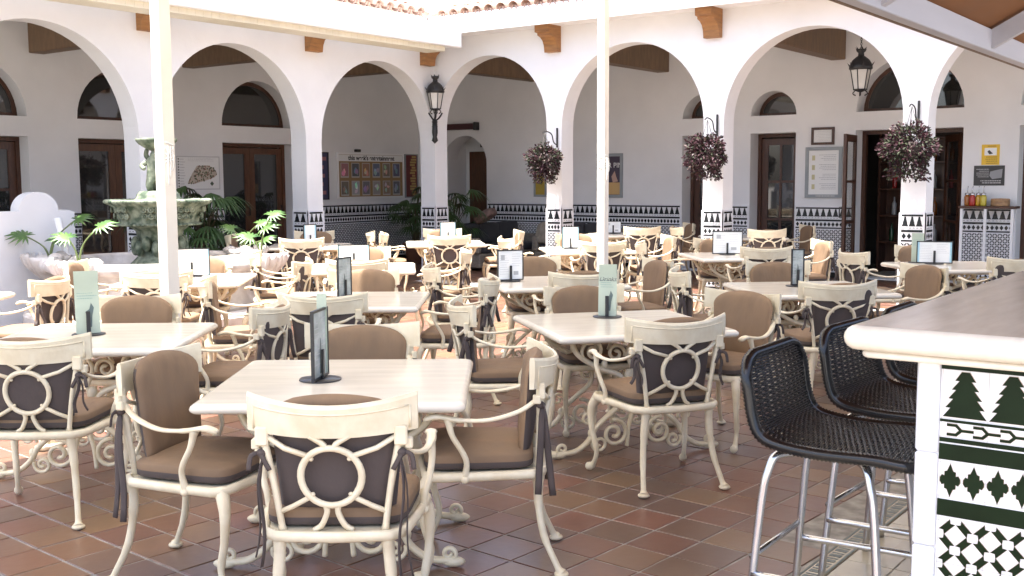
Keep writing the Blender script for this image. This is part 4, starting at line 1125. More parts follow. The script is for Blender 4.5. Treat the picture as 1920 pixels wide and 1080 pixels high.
m = MB(); rc, zc = 0.093, 0.60
def bk(x, z): return (x, by(x, z), z)
m.tube([bk(rc*math.cos(a), zc+rc*1.08*math.sin(a)) for a in [2*math.pi*k/32 for k in range(32)]], 0.0115, 8, closed=True)
for s in (-1, 1):
    m.tube([bk(s*0.068, zc+0.072), bk(s*0.14, 0.695), bk(s*0.205, 0.735)], 0.0095, 6)
    m.tube([bk(s*0.068, zc-0.072), bk(s*0.12, 0.495), bk(s*0.172, 0.468)], 0.0095, 6)
    for t_ in (1, -1): m.ell(bk(s*0.058, zc+t_*0.062), (0.008, 0.009, 0.008), 6, 5)
    m.tube(spline([bk(s*0.02, zc-rc*1.08), bk(s*0.017, 0.475), bk(s*0.035, 0.43), bk(s*0.06, 0.41)], 4), 0.010, 6)
    m.tube(spline([bk(s*0.015, zc+rc*1.06), bk(s*0.02, 0.715), bk(s*0.06, 0.742)], 4), 0.010, 6)
CH['ring_splat'] = m.mesh('ring_splat', CAST)
m = MB()
fr_ = [(-0.175, -0.245), (0, -0.262), (0.175, -0.245), (0.215, -0.20), (0.245, 0.0), (0.262, 0.18), (0.245, 0.225), (0, 0.262), (-0.245, 0.225), (-0.262, 0.18), (-0.245, 0.0), (-0.215, -0.20)]
lp_ = []
for i in range(12):
    p1, p2 = fr_[i], fr_[(i+1) % 12]
    for k in range(3): lp_.append((p1[0]+(p2[0]-p1[0])*k/3, p1[1]+(p2[1]-p1[1])*k/3, 0.395))
m.tube(lp_, 0.019, 8, closed=True, flat=(0.8, 1.0), upv=(0, 0, 1))
m.ext([(a*0.95, b*0.95) for a, b in fr_], [], 0.402, 0.408, lambda u, v, w_: (u, v, w_))
CH['seat_frame'] = m.mesh('seat_frame', CAST)
for s, nm_ in ((-1, 'l'), (1, 'r')):
    m = MB(); m.tube(spline([(s*0.165, -0.235, 0.40), (s*0.172, -0.225, 0.30), (s*0.186, -0.245, 0.16), (s*0.205, -0.295, 0.05), (s*0.212, -0.315, 0.014)], 5), [0.021]*3+[0.019]*4+[0.0155]*5+[0.013]*5+[0.0145, 0.018, 0.023, 0.024], 9)
    m.ell((s*0.213, -0.317, 0.012), (0.029, 0.031, 0.012), 10, 6); CH['rear_leg_'+nm_] = m.mesh('rear_leg', CAST)
    m = MB(); m.tube(spline([(s*0.232, 0.205, 0.40), (s*0.262, 0.238, 0.33), (s*0.262, 0.232, 0.22), (s*0.248, 0.205, 0.11), (s*0.258, 0.235, 0.035), (s*0.27, 0.27, 0.022)], 5), [0.030, 0.028, 0.026, 0.025, 0.024]+[0.022, 0.021, 0.019, 0.018, 0.017]+[0.0155]*5+[0.0125, 0.012, 0.0115, 0.012, 0.013]+[0.016, 0.019, 0.021, 0.021, 0.021, 0.019], 9)
    CH['front_leg_'+nm_] = m.mesh('front_leg', CAST)
    m = MB(); m.tube(spline([(s*0.205, by(0.205, 0.69)+0.005, 0.70), (s*0.235, -0.15, 0.655), (s*0.268, -0.03, 0.628), (s*0.282, 0.09, 0.632), (s*0.278, 0.175, 0.645), (s*0.27, 0.225, 0.63)], 5), [0.0115]*10+[0.011]*5+[0.0135]*5+[0.017]*4+[0.0145, 0.011], 8, flat=(1.25, 0.75), upv=(0, 0, 1))
    m.tube(spline([(s*0.278, 0.13, 0.632), (s*0.284, 0.115, 0.57), (s*0.276, 0.075, 0.50), (s*0.262, 0.06, 0.45), (s*0.252, 0.07, 0.385)], 5), [0.019, 0.0165, 0.0145, 0.0135, 0.0125]+[0.0115]*11+[0.0125, 0.0135, 0.015, 0.016, 0.016], 8)
    m.ell((s*0.258, 0.068, 0.388), (0.018, 0.02, 0.016), 8, 6)
    CH['arm_'+nm_] = m.mesh('arm', CAST)
def pillow(hx, hy, hz, e, taper=0.0, dome=0.0):
    vs_, fs_ = superq((hx, hy, hz), 7, e)
    return [(x*(1+taper*y/hy), y, z+dome*max(0, 1-(x/hx)**2)*max(0, 1-(y/hy)**2)*(1 if z > 0 else 0.2)) for x, y, z in vs_], fs_
vs_, fs_ = pillow(0.232, 0.225, 0.036, 0.30, 0.06, 0.022)
m = MB()
for f in fs_:
    pass
m.add([(x, y+0.015, z+0.446) for x, y, z in vs_], fs_, 0, True)
m.mi = [1 if sum(m.v[i][2] for i in f)/len(f) < 0.446 else 0 for f in m.f]
CH['seat_cushion'] = m.mesh('seat_cushion', [BROWN, DKBROWN])
# back cushion: rounded upper corners, wraps the curved back
m = MB(); nx, nz = 28, 24
W_, z0_, z1_ = 0.205, 0.455, 0.865
def outl(z):   # half width at height
    t_ = (z-z0_)/(z1_-z0_)
    wb = 0.178+0.035*t_
    if t_ > 0.78: wb *= math.sqrt(max(0.0, 1-((t_-0.78)/0.22)**2*0.62))
    return wb
grid = {0: [], 1: []}
for side in (0, 1):
    for j in range(nz+1):
        tz = j/nz; z = z0_+(z1_-z0_)*tz
        for i in range(nx+1):
            u = -1+2*i/nx
            x = outl(z)*u
            edge = (max(0.0, 1-abs(u)**6)**0.5)*(max(0.0, 1-abs(2*tz-1)**8)**0.5)
            cr_ = 0.0035*edge*(math.sin(31*x+9*z+4*math.sin(11*z))*tz**2+0.7*math.sin(23*z-8*x)*(1-tz))
            y = by(x, z)*0.55+by(0, z)*0.45+0.048+(0.031*edge+cr_ if side else -0.032*edge)
            grid[side].append((x, y, z-(0.004+0.013*tz**4)*u*u))
nn = (nx+1)*(nz+1); fs_ = []; mi_ = []
for side in (0, 1):
    for j in range(nz):
        for i in range(nx):
            a = side*nn+j*(nx+1)+i; fs_.append((a, a+1, a+nx+2, a+nx+1)); mi_.append(0 if (side or j >= nz-2) else 1)
m.add(grid[0]+grid[1], fs_, 0, True); m.mi = mi_
for j in range(nz):      # close the rim
    for i in (0, nx):
        a = j*(nx+1)+i; m.f.append((a, a+nx+1, nn+a+nx+1, nn+a)); m.mi.append(1); m.sm.append(True)
for i in range(nx):
    for j in (0, nz):
        a = j*(nx+1)+i; m.f.append((a, a+1, nn+a+1, nn+a)); m.mi.append(0 if j else 1); m.sm.append(True)
CH['back_cushion'] = m.mesh('back_cushion', [BROWN, DKBROWN])
def ties(longs, s):
    m = MB(); rr = random.Random(5+s)
    if True:
        bx_, by_, bz_ = s*0.208, by(0.208, 0.68)-0.006, 0.675
        m.ell((bx_+s*0.006, by_, bz_), (0.017, 0.02, 0.015), 8, 6)
        for k in range(2):
            L = longs*rr.uniform(0.85, 1.1); dx = s*(0.008+0.03*k); dy = -0.02+0.03*k
            P = [(bx_+dx*t_+s*0.01*math.sin(6*t_), by_+dy*t_*2-0.008, bz_-L*t_) for t_ in [i/8 for i in range(9)]]
            m.tube(P, [0.008]+[0.014]*8, 6, flat=(1.0, 0.22), upv=(1, 0.3*k-0.2, 0))
        for g_ in (1, -1): m.tube(spline([(bx_, by_, bz_), (bx_+s*0.02+g_*0.015, by_-0.015, bz_-0.005), (bx_+s*0.012+g_*0.032, by_-0.02, bz_-0.055)], 4), 0.008, 6, flat=(1, 0.35), upv=(0, 1, 0))
        if False: m.tube(spline([(bx_, by_, bz_), (bx_+s*0.05, by_-0.02, bz_+0.02), (bx_+s*0.055, by_-0.03, bz_-0.03), (bx_, by_-0.005, bz_)], 4), 0.010, 6, flat=(1, 0.4), upv=(0, 1, 0))
    return m
for s, nm_ in ((-1, 'l'), (1, 'r')):
    CH['ties_'+nm_] = ties(0.16, s).mesh('ribbon_tie', DKBROWN)
    CH['long_'+nm_] = ties(0.40, s).mesh('ribbon_tie', DKBROWN)
for me_ in CH.values():          # measured proportions: a little wider and taller
    for v_ in me_.vertices:
        x_, y_, z_ = v_.co
        v_.co = (x_*1.08, y_, z_*1.085 if z_ < 0.40 else z_+0.034)
def chair(x, y, face, label, longs=False):
    t = thing('dining_chair', label, 'chair', (x, y, 0), face-math.pi/2, 'cream metal dining chairs')
    for n_, d in (('top_rail', 'top_rail'), ('stile', 'stile_l'), ('stile', 'stile_r'), ('ring_splat', 'ring_splat'), ('seat_frame', 'seat_frame'), ('leg', 'rear_leg_l'), ('leg', 'rear_leg_r'), ('leg', 'front_leg_l'), ('leg', 'front_leg_r'), ('arm', 'arm_l'), ('arm', 'arm_r'), ('seat_cushion', 'seat_cushion'), ('ribbon_tie', 'long_l' if longs else 'ties_l'), ('ribbon_tie', 'long_r' if longs else 'ties_r')):
        link(n_, CH[d], t)
    o = link('back_cushion', CH['back_cushion'], t, (random.uniform(-.008, .008), random.uniform(0, .012), random.uniform(-.012, .006)))
    o.rotation_euler = (random.uniform(-.03, .02), random.uniform(-.03, .03), 0)
    return t
TN = {'T1': 'the nearest table', 'T2': 'the left foreground table', 'T3': 'the drinks card table', 'T4': 'the table with narrow tall menu', 'T5': 'the far right table beyond the bar', 'T6': 'the central table with tilted menu',
      'T7': 'the table behind the nearest one', 'T8': 'the table with blue edged menu', 'T9': 'the table before the fountain', 'T10': 'the table before the corner pier', 'T11': 'the table left of the thin pole',
      'T12': 'the table by the middle column', 'T13': 'the table cut by left edge', 'T14': 'the far table by left arcade', 'T15': 'the walkway table behind the thin pole', 'T16': 'the walkway table behind middle column'}
SIDE = {'S': ('chair seen from behind, near side of ', math.pi, 0.86), 'N': ('chair facing camera across ', 0, 0.50), 'W': ('chair at the left side of ', math.pi/2, 0.78), 'E': ('chair at the right side of ', -math.pi/2, 0.78)}
def seat(tk, sd_, dist=None, lat=0.0, rot=0.0, longs=False, dx=0, dy=0):
    x, y, a = TABLES[tk]
    lab, off, d0 = SIDE[sd_]
    d = dist if dist is not None else d0
    dirn = a+off
    cx = x+d*math.cos(dirn)-lat*math.sin(dirn); cy = y+d*math.sin(dirn)+lat*math.cos(dirn)
    chair(cx+dx, cy+dy, dirn+math.pi+R(rot), 'cream metal '+lab+TN[tk], longs)
CHAIRS = [('T1', 'S', 0.93, 0.12, 0, True), ('T1', 'W', 0.52, 0.34, -16, True), ('T1', 'E', 0.60, -0.20, 0, True), ('T1', 'N', 0.44, -0.0, 3),
          ('T2', 'S', 0.88, 0.06, 0), ('T2', 'E', 0.72, 0.18, -8), ('T2', 'N', 0.46, 0, 2),
          ('T3', 'S', 0.82, -0.08, 4), ('T3', 'W', 0.74, 0.0, -4), ('T3', 'N', 0.46, 0.0, 2), ('T3', 'E', 0.64, -0.08, 28),
          ('T4', 'S', 0.92, -0.22, 3), ('T4', 'W', 0.80, 0, -5), ('T4', 'N', 0.5, 0, 0), ('T4', 'E', 0.78, 0.0, 12),
          ('T5', 'S', 0.85, 0, 4), ('T5', 'W', 0.85, 0, 6), ('T5', 'N', 0.55, 0, 0), ('T5', 'E', 0.75, 0, 0),
          ('T6', 'S', 0.72, 0, 0), ('T6', 'W', 0.80, 0, -3), ('T6', 'N', 0.52, 0, 0), ('T6', 'E', 0.76, 0, 5),
          ('T7', 'S', 0.90, 0, 0), ('T7', 'W', 0.80, 0, 12), ('T7', 'N', 0.46, 0, 0), ('T7', 'E', 0.78, 0, -5),
          ('T8', 'S', 0.90, 0, 2), ('T8', 'W', 0.80, 0, 6), ('T8', 'N', 0.5, 0, 0), ('T8', 'E', 0.80, 0, -4),
          ('T9', 'S', 0.90, 0, 0), ('T9', 'W', 0.75, 0, 0), ('T9', 'N', 0.48, 0, 0), ('T9', 'E', 0.80, 0, -6),
          ('T10', 'S', 0.88, 0, 0), ('T10', 'W', 0.78, 0, 0), ('T10', 'N', 0.55, 0, 0), ('T10', 'E', 0.80, 0, 0),
          ('T11', 'S', 0.80, 0, 0), ('T11', 'W', 0.80, 0, 10), ('T11', 'N', 0.55, 0, 0), ('T11', 'E', 0.82, 0, 0),
          ('T12', 'S', 0.80, 0, 0), ('T12', 'W', 0.85, 0, -12), ('T12', 'N', 0.55, 0, 0), ('T12', 'E', 0.80, 0, 0),
          ('T13', 'S', 0.85, 0, 0), ('T13', 'E', 0.80, 0, -8),
          ('T14', 'S', 0.88, 0, 0), ('T14', 'W', 0.80, 0, 0), ('T14', 'N', 0.6, 0, 0), ('T14', 'E', 0.75, 0, 0),
          ('T15', 'S', 0.86, 0, 0), ('T15', 'E', 0.80, 0, 0),
          ('T16', 'S', 0.86, 0, 0), ('T16', 'E', 0.80, 0, 0), ('T16', 'W', 0.80, 0, 0)]
for c in CHAIRS: seat(*c)

# ================================================================== MENU HOLDERS
def holder(tk, right, fwd, ang, w, h, kind, label, z0=0.03):
    """menu stand on a table; right/fwd = offset in table frame; ang = extra turn from facing the camera"""
    x, y, a = TABLES[tk]
    px_ = x+fwd*math.cos(a)+right*math.sin(a); py_ = y+fwd*math.sin(a)-right*math.cos(a)
    rz = math.atan2(py_, px_)-math.pi/2+R(ang)
    t = thing('menu_stand', label, 'menu', (px_, py_, 0.7405), rz, 'menu stands on the tables')
    b = MB(); b.lathe([(0.001, 0), (0.09, 0.0), (0.092, 0.003), (0.09, 0.006), (0.001, 0.007)], 28); b.build('base', BLACK, t)
    b = MB(); b.bbox((-0.011, -0.018, 0.006), (0.011, -0.010, 0.135), 0.002); b.build('clip', BLACK, t)
    F = lambda u, v, w_: (u, w_, v)
    tint = {'page': PAPER, 'mint': MINT, 'blue': PAPER, 'narrow': mat('pale_print', (0.52, 0.56, 0.53), 0.4, col2=(0.25, 0.28, 0.26), vscale=12)}[kind]
    if kind == 'mint':
        lean = 0.10
        G = lambda u, v, w_: (u, w_+lean*v, v)
        MB().ext(rectp(-w/2, w/2, 0.008, h), [], -0.004, -0.001, G).build('card', MINT, t)
        MB().ext(rectp(-w/2, w/2, 0.008, h), [], 0.03, 0.033, lambda u, v, w_: (u*0.96, w_-0.05*v, v)).build('card', MINT, t)
        q = MB()
        for r_ in textlines(-w/2+0.012, w/2-0.012, h*0.55, h*0.92, 9, 0.18, int(100*x)): q.ext(rectp(*r_), [], -0.0055, -0.0035, G, back=False)
        q.build('fine_print', flat('mint_ink', (0.20, 0.34, 0.30)), t, kind='stuff')
        q = MB(); q.ext([(-0.005, h*0.12), (0.02, h*0.12), (0.025, h*0.30), (0.035, h*0.42), (0.02, h*0.50), (0.01, h*0.40), (-0.012, h*0.36), (-0.004, h*0.28)], [], -0.0055, -0.0035, G, back=False); q.build('figure_print', flat('slate_print', (0.12, 0.16, 0.15)), t)
        if 'drinks' in label:
            o = link('lettering', text_mesh('Drinks', 0.04, INK, shear=0.3), t); o.rotation_euler = (R(90)-lean, 0, 0); o.location = (0, -0.0065+lean*h*0.72, h*0.72)
    else:
        fr = 0.010
        MB().ext(rectp(-w/2, w/2, 0.008, h), [rectp(-w/2+fr, w/2-fr, 0.008+fr, h-fr)], -0.008, 0.006, F).build('frame', BLACK, t)
        MB().ext(rectp(-w/2+fr, w/2-fr, 0.008+fr, h-fr), [], -0.003, 0.002, F).build('page', tint, t)
        q = MB()
        for r_ in textlines(-w*0.40, -w*0.04, h*0.2, h*0.85, 9, 0.16, int(77*x))+textlines(w*0.06, w*0.40, h*0.45, h*0.9, 6, 0.16, int(55*y)): q.ext(rectp(*r_), [], -0.0045, -0.0025, F, back=False)
        q.build('fine_print', flat('pale_ink', (0.5, 0.5, 0.5)), t, kind='stuff')
        if kind == 'blue':
            for e0 in (-w/2+fr, w/2-fr-0.018): MB().ext(rectp(e0, e0+0.018, 0.02, h-fr), [], -0.005, -0.0028, F, back=False).build('blue_edge', BLUE, t)
        if kind == 'page':
            for r_ in ((-w*0.36, -w*0.22, h*0.68, h*0.84), (w*0.12, w*0.3, h*0.2, h*0.32)): MB().ext(rectp(*r_), [], -0.005, -0.0026, F, back=False).build('picture_print', flat('mid_ink', (0.42, 0.43, 0.43)), t)
        if kind == 'narrow':
            q = MB(); q.ext([(-0.012, 0.03), (0.012, 0.03), (0.005, h*0.3), (0.008, h*0.5), (-0.002, h*0.6), (-0.007, h*0.45)], [], -0.005, -0.0026, F, back=False); q.build('figure_print', INK, t)
    return t
h1 = holder('T1', -0.11, -0.02, 72, 0.21, 0.31, 'narrow', 'black framed menu seen nearly edge-on on the nearest table')
cb = MB(); cb.ext(rectp(-0.022, 0.022, 0.02, 0.37), [], 0.0, 0.003, lambda u, v, w_: (w_+0.075, u+0.012, v)); cb.build('card', MINT, h1)
holder('T2', -0.07, 0.02, 6, 0.13, 0.36, 'mint', 'folded mint green menu card standing on the left foreground table')
holder('T3', 0.01, 0.25, -8, 0.115, 0.33, 'mint', 'mint green drinks card in black clip stand, right middle table')
holder('T4', -0.04, 0.12, 25, 0.11, 0.30, 'narrow', 'tall narrow framed picture menu on the table beyond the stools')
holder('T5', -0.13, 0.18, 0, 0.34, 0.23, 'blue', 'wide framed menu on the far right table beyond the bar')
holder('T6', -0.34, 0.10, 22, 0.24, 0.27, 'page', 'black framed white menu turned aside on the central table')
holder('T7', -0.06, 0.08, 60, 0.20, 0.30, 'narrow', 'tall dark menu frame on the table behind the nearest one')
holder('T8', -0.08, 0.10, 2, 0.32, 0.22, 'blue', 'wide pale blue edged menu frame on table left of centre')
holder('T9', 0.01, 0.15, 0, 0.32, 0.26, 'blue', 'wide white menu frame right of the left pole before the fountain')
holder('T10', 0.05, 0.2, 20, 0.24, 0.28, 'blue', 'white portrait menu on the table before the corner pier')
holder('T11', -0.19, 0.1, 10, 0.22, 0.28, 'blue', 'small white menu on the table left of the thin pole')
holder('T12', -0.07, 0.1, 0, 0.34, 0.27, 'page', 'wide black framed white menu on table by the middle column')
holder('T14', 0.0, 0.1, 30, 0.2, 0.28, 'blue', 'pale narrow menu on the far table by the left arcade')
holder('T15', -0.2, 0.1, 0, 0.26, 0.2, 'page', 'small menu on the walkway table behind the thin pole')
holder('T16', -0.3, 0.0, 0, 0.2, 0.2, 'page', 'white menu on the walkway table behind the middle column')
holder('T5', -0.2, 0.40, 0, 0.12, 0.30, 'mint', 'pale card standing behind the wide menu on the far right table')

# ================================================================== POLES AND ADDED SHADE CANVAS
PY = 6.35
can = thing('poles_with_added_shade', 'tall white square poles with an unseen canvas added overhead to shade the near tables', 'canopy', (0, 0, 0))
for x in (4.58, 10.24):
    o = MB().bbox((x-0.048, PY-0.048, 0.0), (x+0.048, PY+0.048, 3.84), 0.004).build('pole', CREAMPOLE, can)
    MB().bbox((x-0.09, PY-0.09, 0.0), (x+0.09, PY+0.09, 0.012), 0.003).build('base_plate', WHITEP, o)
    rp = MB()
    for k in range(5):
        z_ = 1.86-k*0.03; rp.tube([(x+0.056*math.cos(a), PY+0.056*math.sin(a), z_+0.012*math.sin(a*2+k)) for a in [2*math.pi*i/14 for i in range(14)]], 0.006, 5, closed=True)
    for k in range(3): rp.tube(spline([(x-0.02+0.02*k, PY-0.06, 1.84), (x-0.03+0.02*k, PY-0.075, 1.72), (x-0.02+0.015*k, PY-0.062, 1.58+0.05*k)], 4), 0.005, 5)
    rp.build('tied_cord', PAPER, o)
MB().bbox((-1.5, PY-0.04, 3.841), (11.2, PY+0.04, 3.93), 0.005).build('added_edge_beam', WHITEP, can)  # out of view, added to hold the shade canvas
MB().bbox((-1.5, 2.3, 3.935), (11.2, PY+0.05, 3.945), 0.002).build('canvas', SHADE, can)  # unseen sheet above the frame, added and sized to shade the near tables
MB().bbox((-1.5, 2.3, 3.841), (11.2, 2.38, 3.93), 0.005).build('added_edge_beam', WHITEP, can)

# ================================================================== BAR ROOF
br = thing('bar_roof', 'low pitched bar roof with grey painted beams and orange canvas underside', 'roof')
EY, EZ = 2.20, 2.58
MB().bbox((1.6, EY-0.09, EZ), (13.2, EY, EZ+0.17), 0.006).build('eave_beam', GREYW, br)
MB().bbox((1.6, EY, EZ-0.001), (13.2, EY+0.035, EZ+0.035), 0.004).build('edge_trim', BEAM, br)
rs = math.tan(R(28))
def raf(x, w_=0.07):
    m = MB(); L = 3.2
    a = (EY-0.09); vs_ = []
    for yy, zz in ((a, EZ+0.02), (a-L, EZ+0.02+L*rs), (a-L, EZ+0.17+L*rs), (a, EZ+0.17)):
        vs_ += [(x-w_/2, yy, zz), (x+w_/2, yy, zz)]
    m.add(vs_, [(0, 1, 3, 2), (2, 3, 5, 4), (4, 5, 7, 6), (6, 7, 1, 0), (0, 2, 4, 6), (1, 7, 5, 3)])
    m.build('rafter', GREYW, br)
for x in (3.9, 6.5, 9.15, 11.8): raf(x)
m = MB(); L = 3.2
m.add([(1.6, EY-0.05, EZ+0.172), (13.2, EY-0.05, EZ+0.172), (13.2, EY-0.09-L, EZ+0.172+L*rs), (1.6, EY-0.09-L, EZ+0.172+L*rs)], [(0, 1, 2, 3)])
m.add([(1.6, EY-0.05, EZ+0.182), (13.2, EY-0.05, EZ+0.182), (13.2, EY-0.09-L, EZ+0.182+L*rs), (1.6, EY-0.09-L, EZ+0.182+L*rs)], [(3, 2, 1, 0)])
m.build('canvas_lining', CANVAS, br)
for x in (4.4, 11.9): MB().bbox((x-0.05, 0.2, 1.18), (x+0.05, 0.3, 3.55), 0.004).build('post', GREYW, br)

# ================================================================== BAR
bar = thing('bar_counter', 'marble topped bar with green and white patterned tile front at right', 'bar', (0, 0, 0))
BX, BY_, BZ = 3.27, 0.925, 1.075      # corner of the tiled body
def slab(x0, y0, x1, y1, z0, z1, r, name, m_):
    """plan with a rounded near corner (x0,y1) and full bullnose edge"""
    plan = [(x1, y0), (x1, y1), (x0+r, y1)]+[(x0+r-r*math.sin(a), y1-r+r*math.cos(a)) for a in [R(q) for q in (15, 30, 45, 60, 75)]]+[(x0, y1-r), (x0, y0)]
    n = len(plan); k = 8; hz = (z1-z0)/2
    vs_, fs_ = [], []
    cxy = Vector((x1-0.5, y0+0.4))
    nrm = []
    for i in range(n):
        a, b, c = Vector(plan[i-1]), Vector(plan[i]), Vector(plan[(i+1) % n])
        d = ((b-a).normalized()+(c-b).normalized()); d = Vector((d.y, -d.x)).normalized()
        if d.dot(b-cxy) < 0: d = -d
        nrm.append(d)
    for j in range(k+1):
        th = -math.pi/2+math.pi*j/k
        for i in range(n):
            o_ = (math.cos(th)-1)*hz
            vs_.append((plan[i][0]+nrm[i].x*o_, plan[i][1]+nrm[i].y*o_, (z0+z1)/2+hz*math.sin(th)))
    for j in range(k):
        for i in range(n): fs_.append((j*n+i, j*n+(i+1) % n, (j+1)*n+(i+1) % n, (j+1)*n+i))
    b = MB(); b.add(vs_, fs_, 0, True); b.add(vs_[k*n:], [tuple(range(n))], 1 if isinstance(m_, list) else 0); b.add(vs_[:n], [tuple(range(n))[::-1]])
    return b.build(name, m_, bar)
slab(BX-0.125, -1.6, 9.5, BY_+0.20, 1.092, 1.165, 0.05, 'counter_top', [MARBLE, BARMARBLE])
slab(BX-0.085, -1.6, 9.4, BY_+0.15, 1.068, 1.091, 0.03, 'counter_moulding', MARBLE)
MB().box((BX+0.004, -1.6, 0), (9.3, BY_-0.004, 1.067)).build('bar_body', WHITE, bar)
zz = [0.0, 0.22, 0.505, 0.79, 1.066]
for i in range(4):
    MB().bbox((BX-0.006, BY_-0.062, zz[i]+0.001), (BX+0.10, BY_+0.004, zz[i+1]-0.001), 0.006).build('edge_tile', GLAZE, bar)
py1 = BY_-0.066; py0 = -0.9
pn = MB(); pn.ext(rectp(py0, py1, 0.0, 1.066), [], BX-0.004, BX+0.003, mapR); pn.build('tile_ground', GLAZE, bar)
f0, f1 = BX-0.0062, BX-0.0035
def piece(name, pts, mi=GREEN, mesh_cache={}):
    m = MB(); m.ext(pts, [], f0, f1, mapR, back=False); o = m.build(name, mi, bar)
    if 'tile' in name:        # thin raised clay line round each glazed figure
        n_ = len(pts); lp = [(BX-0.0052, a_, b_) for a_, b_ in pts]
        q = MB(); q.tube(lp, 0.0011, 4, closed=True, upv=(1, 0, 0)); q.build('glaze_line', LINE, o)
    return o
LINE = flat('clay_line', (0.42, 0.33, 0.24), 0.6)
JOINT = flat('tile_joint', (0.45, 0.44, 0.42), 0.8)
jt = MB(); yj = py1-0.004
while yj > py0:
    jt.box((BX-0.0046, yj-0.0007, 0.0), (BX-0.003, yj+0.0007, 1.06)); yj -= 0.128
for zj in (0.08, 0.208, 0.336, 0.464, 0.592, 0.666, 0.768, 0.845, 0.900): jt.box((BX-0.0046, py0, zj-0.0007), (BX-0.003, py1, zj+0.0007))
jt.build('tile_joints', JOINT, bar, kind='stuff')
T_ = 0.128
piece('green_band', rectp(py0, py1, 1.045, 1.064))
def fir(cx, zb, wd, ht):
    pts = [(wd*0.47, 0.0)]
    st = [(0.47, 0.0), (0.37, 0.24), (0.46-0.08, 0.24), (0.27, 0.48), (0.30, 0.48), (0.17, 0.72), (0.22, 0.72), (0.10, 0.98)]
    r_ = []
    ws = [0.55, 0.49, 0.42, 0.34, 0.26]
    for i in range(5): r_ += [(ws[i], 0.2*i), (ws[i]-0.19, 0.2*(i+1))]
    r_[-1] = (0.10, 1.0)
    return [(cx+a*wd, zb+b*ht) for a, b in r_]+[(cx-a*wd, zb+b*ht) for a, b in r_[::-1]]
u = py1-0.004-T_/2; k = 0
while u > py0+T_/2:
    piece('tree_tile', fir(u, 0.905, T_*0.86, 0.135)); u -= T_
piece('green_line', rectp(py0, py1, 0.889, 0.897))
u = py1-0.02
while u > py0+0.1:
    piece('chevron_tile', [(u, 0.885), (u-0.028, 0.885), (u-0.042, 0.871), (u-0.075, 0.871), (u-0.075, 0.863), (u-0.042, 0.863), (u-0.028, 0.849), (u, 0.849), (u, 0.857), (u-0.024, 0.857), (u-0.034, 0.867), (u-0.024, 0.877), (u, 0.877)]); u -= 0.073
piece('green_line', rectp(py0, py1, 0.829, 0.842))
piece('green_band', rectp(py0, py1, 0.776, 0.824))
u = py1-0.034
while u > py0+0.05:
    c_ = 0.716; q_ = 0.029; z_ = 0.05
    piece('quatrefoil_tile', [(u, c_+z_), (u-q_*.3, c_+z_*.55), (u-q_*.55, c_+z_*.5), (u-q_*.55, c_+z_*.25), (u-q_*.8, c_+z_*.3), (u-q_, c_+z_*.1), (u-q_, c_-z_*.1), (u-q_*.8, c_-z_*.3), (u-q_*.55, c_-z_*.25), (u-q_*.55, c_-z_*.5), (u-q_*.3, c_-z_*.55), (u, c_-z_), (u+q_*.3, c_-z_*.55), (u+q_*.55, c_-z_*.5), (u+q_*.55, c_-z_*.25), (u+q_*.8, c_-z_*.3), (u+q_, c_-z_*.1), (u+q_, c_+z_*.1), (u+q_*.8, c_+z_*.3), (u+q_*.55, c_+z_*.25), (u+q_*.55, c_+z_*.5), (u+q_*.3, c_+z_*.55)])
    u -= 0.0655
piece('green_band', rectp(py0, py1, 0.607, 0.657))
# star lattice: slanted green bricks with notched ends round white squares
c = 0.0455
def brick(cx, cz, dirn):
    L, W = c*0.50, c*0.23
    ex = Vector((math.cos(dirn), math.sin(dirn))); ey = Vector((-ex.y, ex.x))
    pts = [ex*L+ey*W, ex*(L-W*.8), ex*L-ey*W, -ex*L-ey*W, -ex*(L-W*.8), -ex*L+ey*W]
    return [(cx+p_.x*0.95, cz+p_.y) for p_ in pts]
far_l = MB(); nl = 0
row = 0; z_ = 0.575
while z_ > 0.05:
    col = 0; u = py1-0.03
    while u > py0+0.04:
        d = R(45) if (row+col) % 2 else R(-45)
        pts = brick(u, z_, d)
        if u > 0.55 and z_ > 0.15: piece('lattice_tile', pts)
        else: far_l.ext(pts, [], f0, f1, mapR, back=False)
        u -= c*1.06; col += 1
    z_ -= c; row += 1
far_l.build('lattice_tiles', GREEN, bar, kind='stuff')

# ================================================================== BAR STOOLS
st = {}
W2 = 0.265
prof = spline([(0, 0.265, 0.285), (0, 0.245, 0.20), (0, 0.228, 0.10), (0, 0.20, 0.035), (0, 0.14, 0.008), (0, 0.0, -0.004), (0, -0.18, 0.0), (0, -0.31, -0.012)], 10)
PL = [0.0]
for i in range(1, len(prof)): PL.append(PL[-1]+(prof[i]-prof[i-1]).length)
def pf(s_):
    s_ = max(0, min(PL[-1], s_))
    for i in range(1, len(PL)):
        if s_ <= PL[i]:
            t_ = (s_-PL[i-1])/(PL[i]-PL[i-1]); return prof[i-1].lerp(prof[i], t_)
    return prof[-1]
def pn_(s_):
    d = (pf(s_+0.01)-pf(s_-0.01)).normalized(); return Vector((0, -d.z, d.y))
def hwid(s_):
    r_ = 0.09
    if s_ < r_: return W2-r_+math.sqrt(max(0, r_*r_-(r_-s_)**2))
    if s_ > PL[-1]-0.06: q = s_-(PL[-1]-0.06); return W2-0.06+math.sqrt(max(0, 0.0036-q*q))
    return W2
m = MB(); s_ = 0.006; row = 0
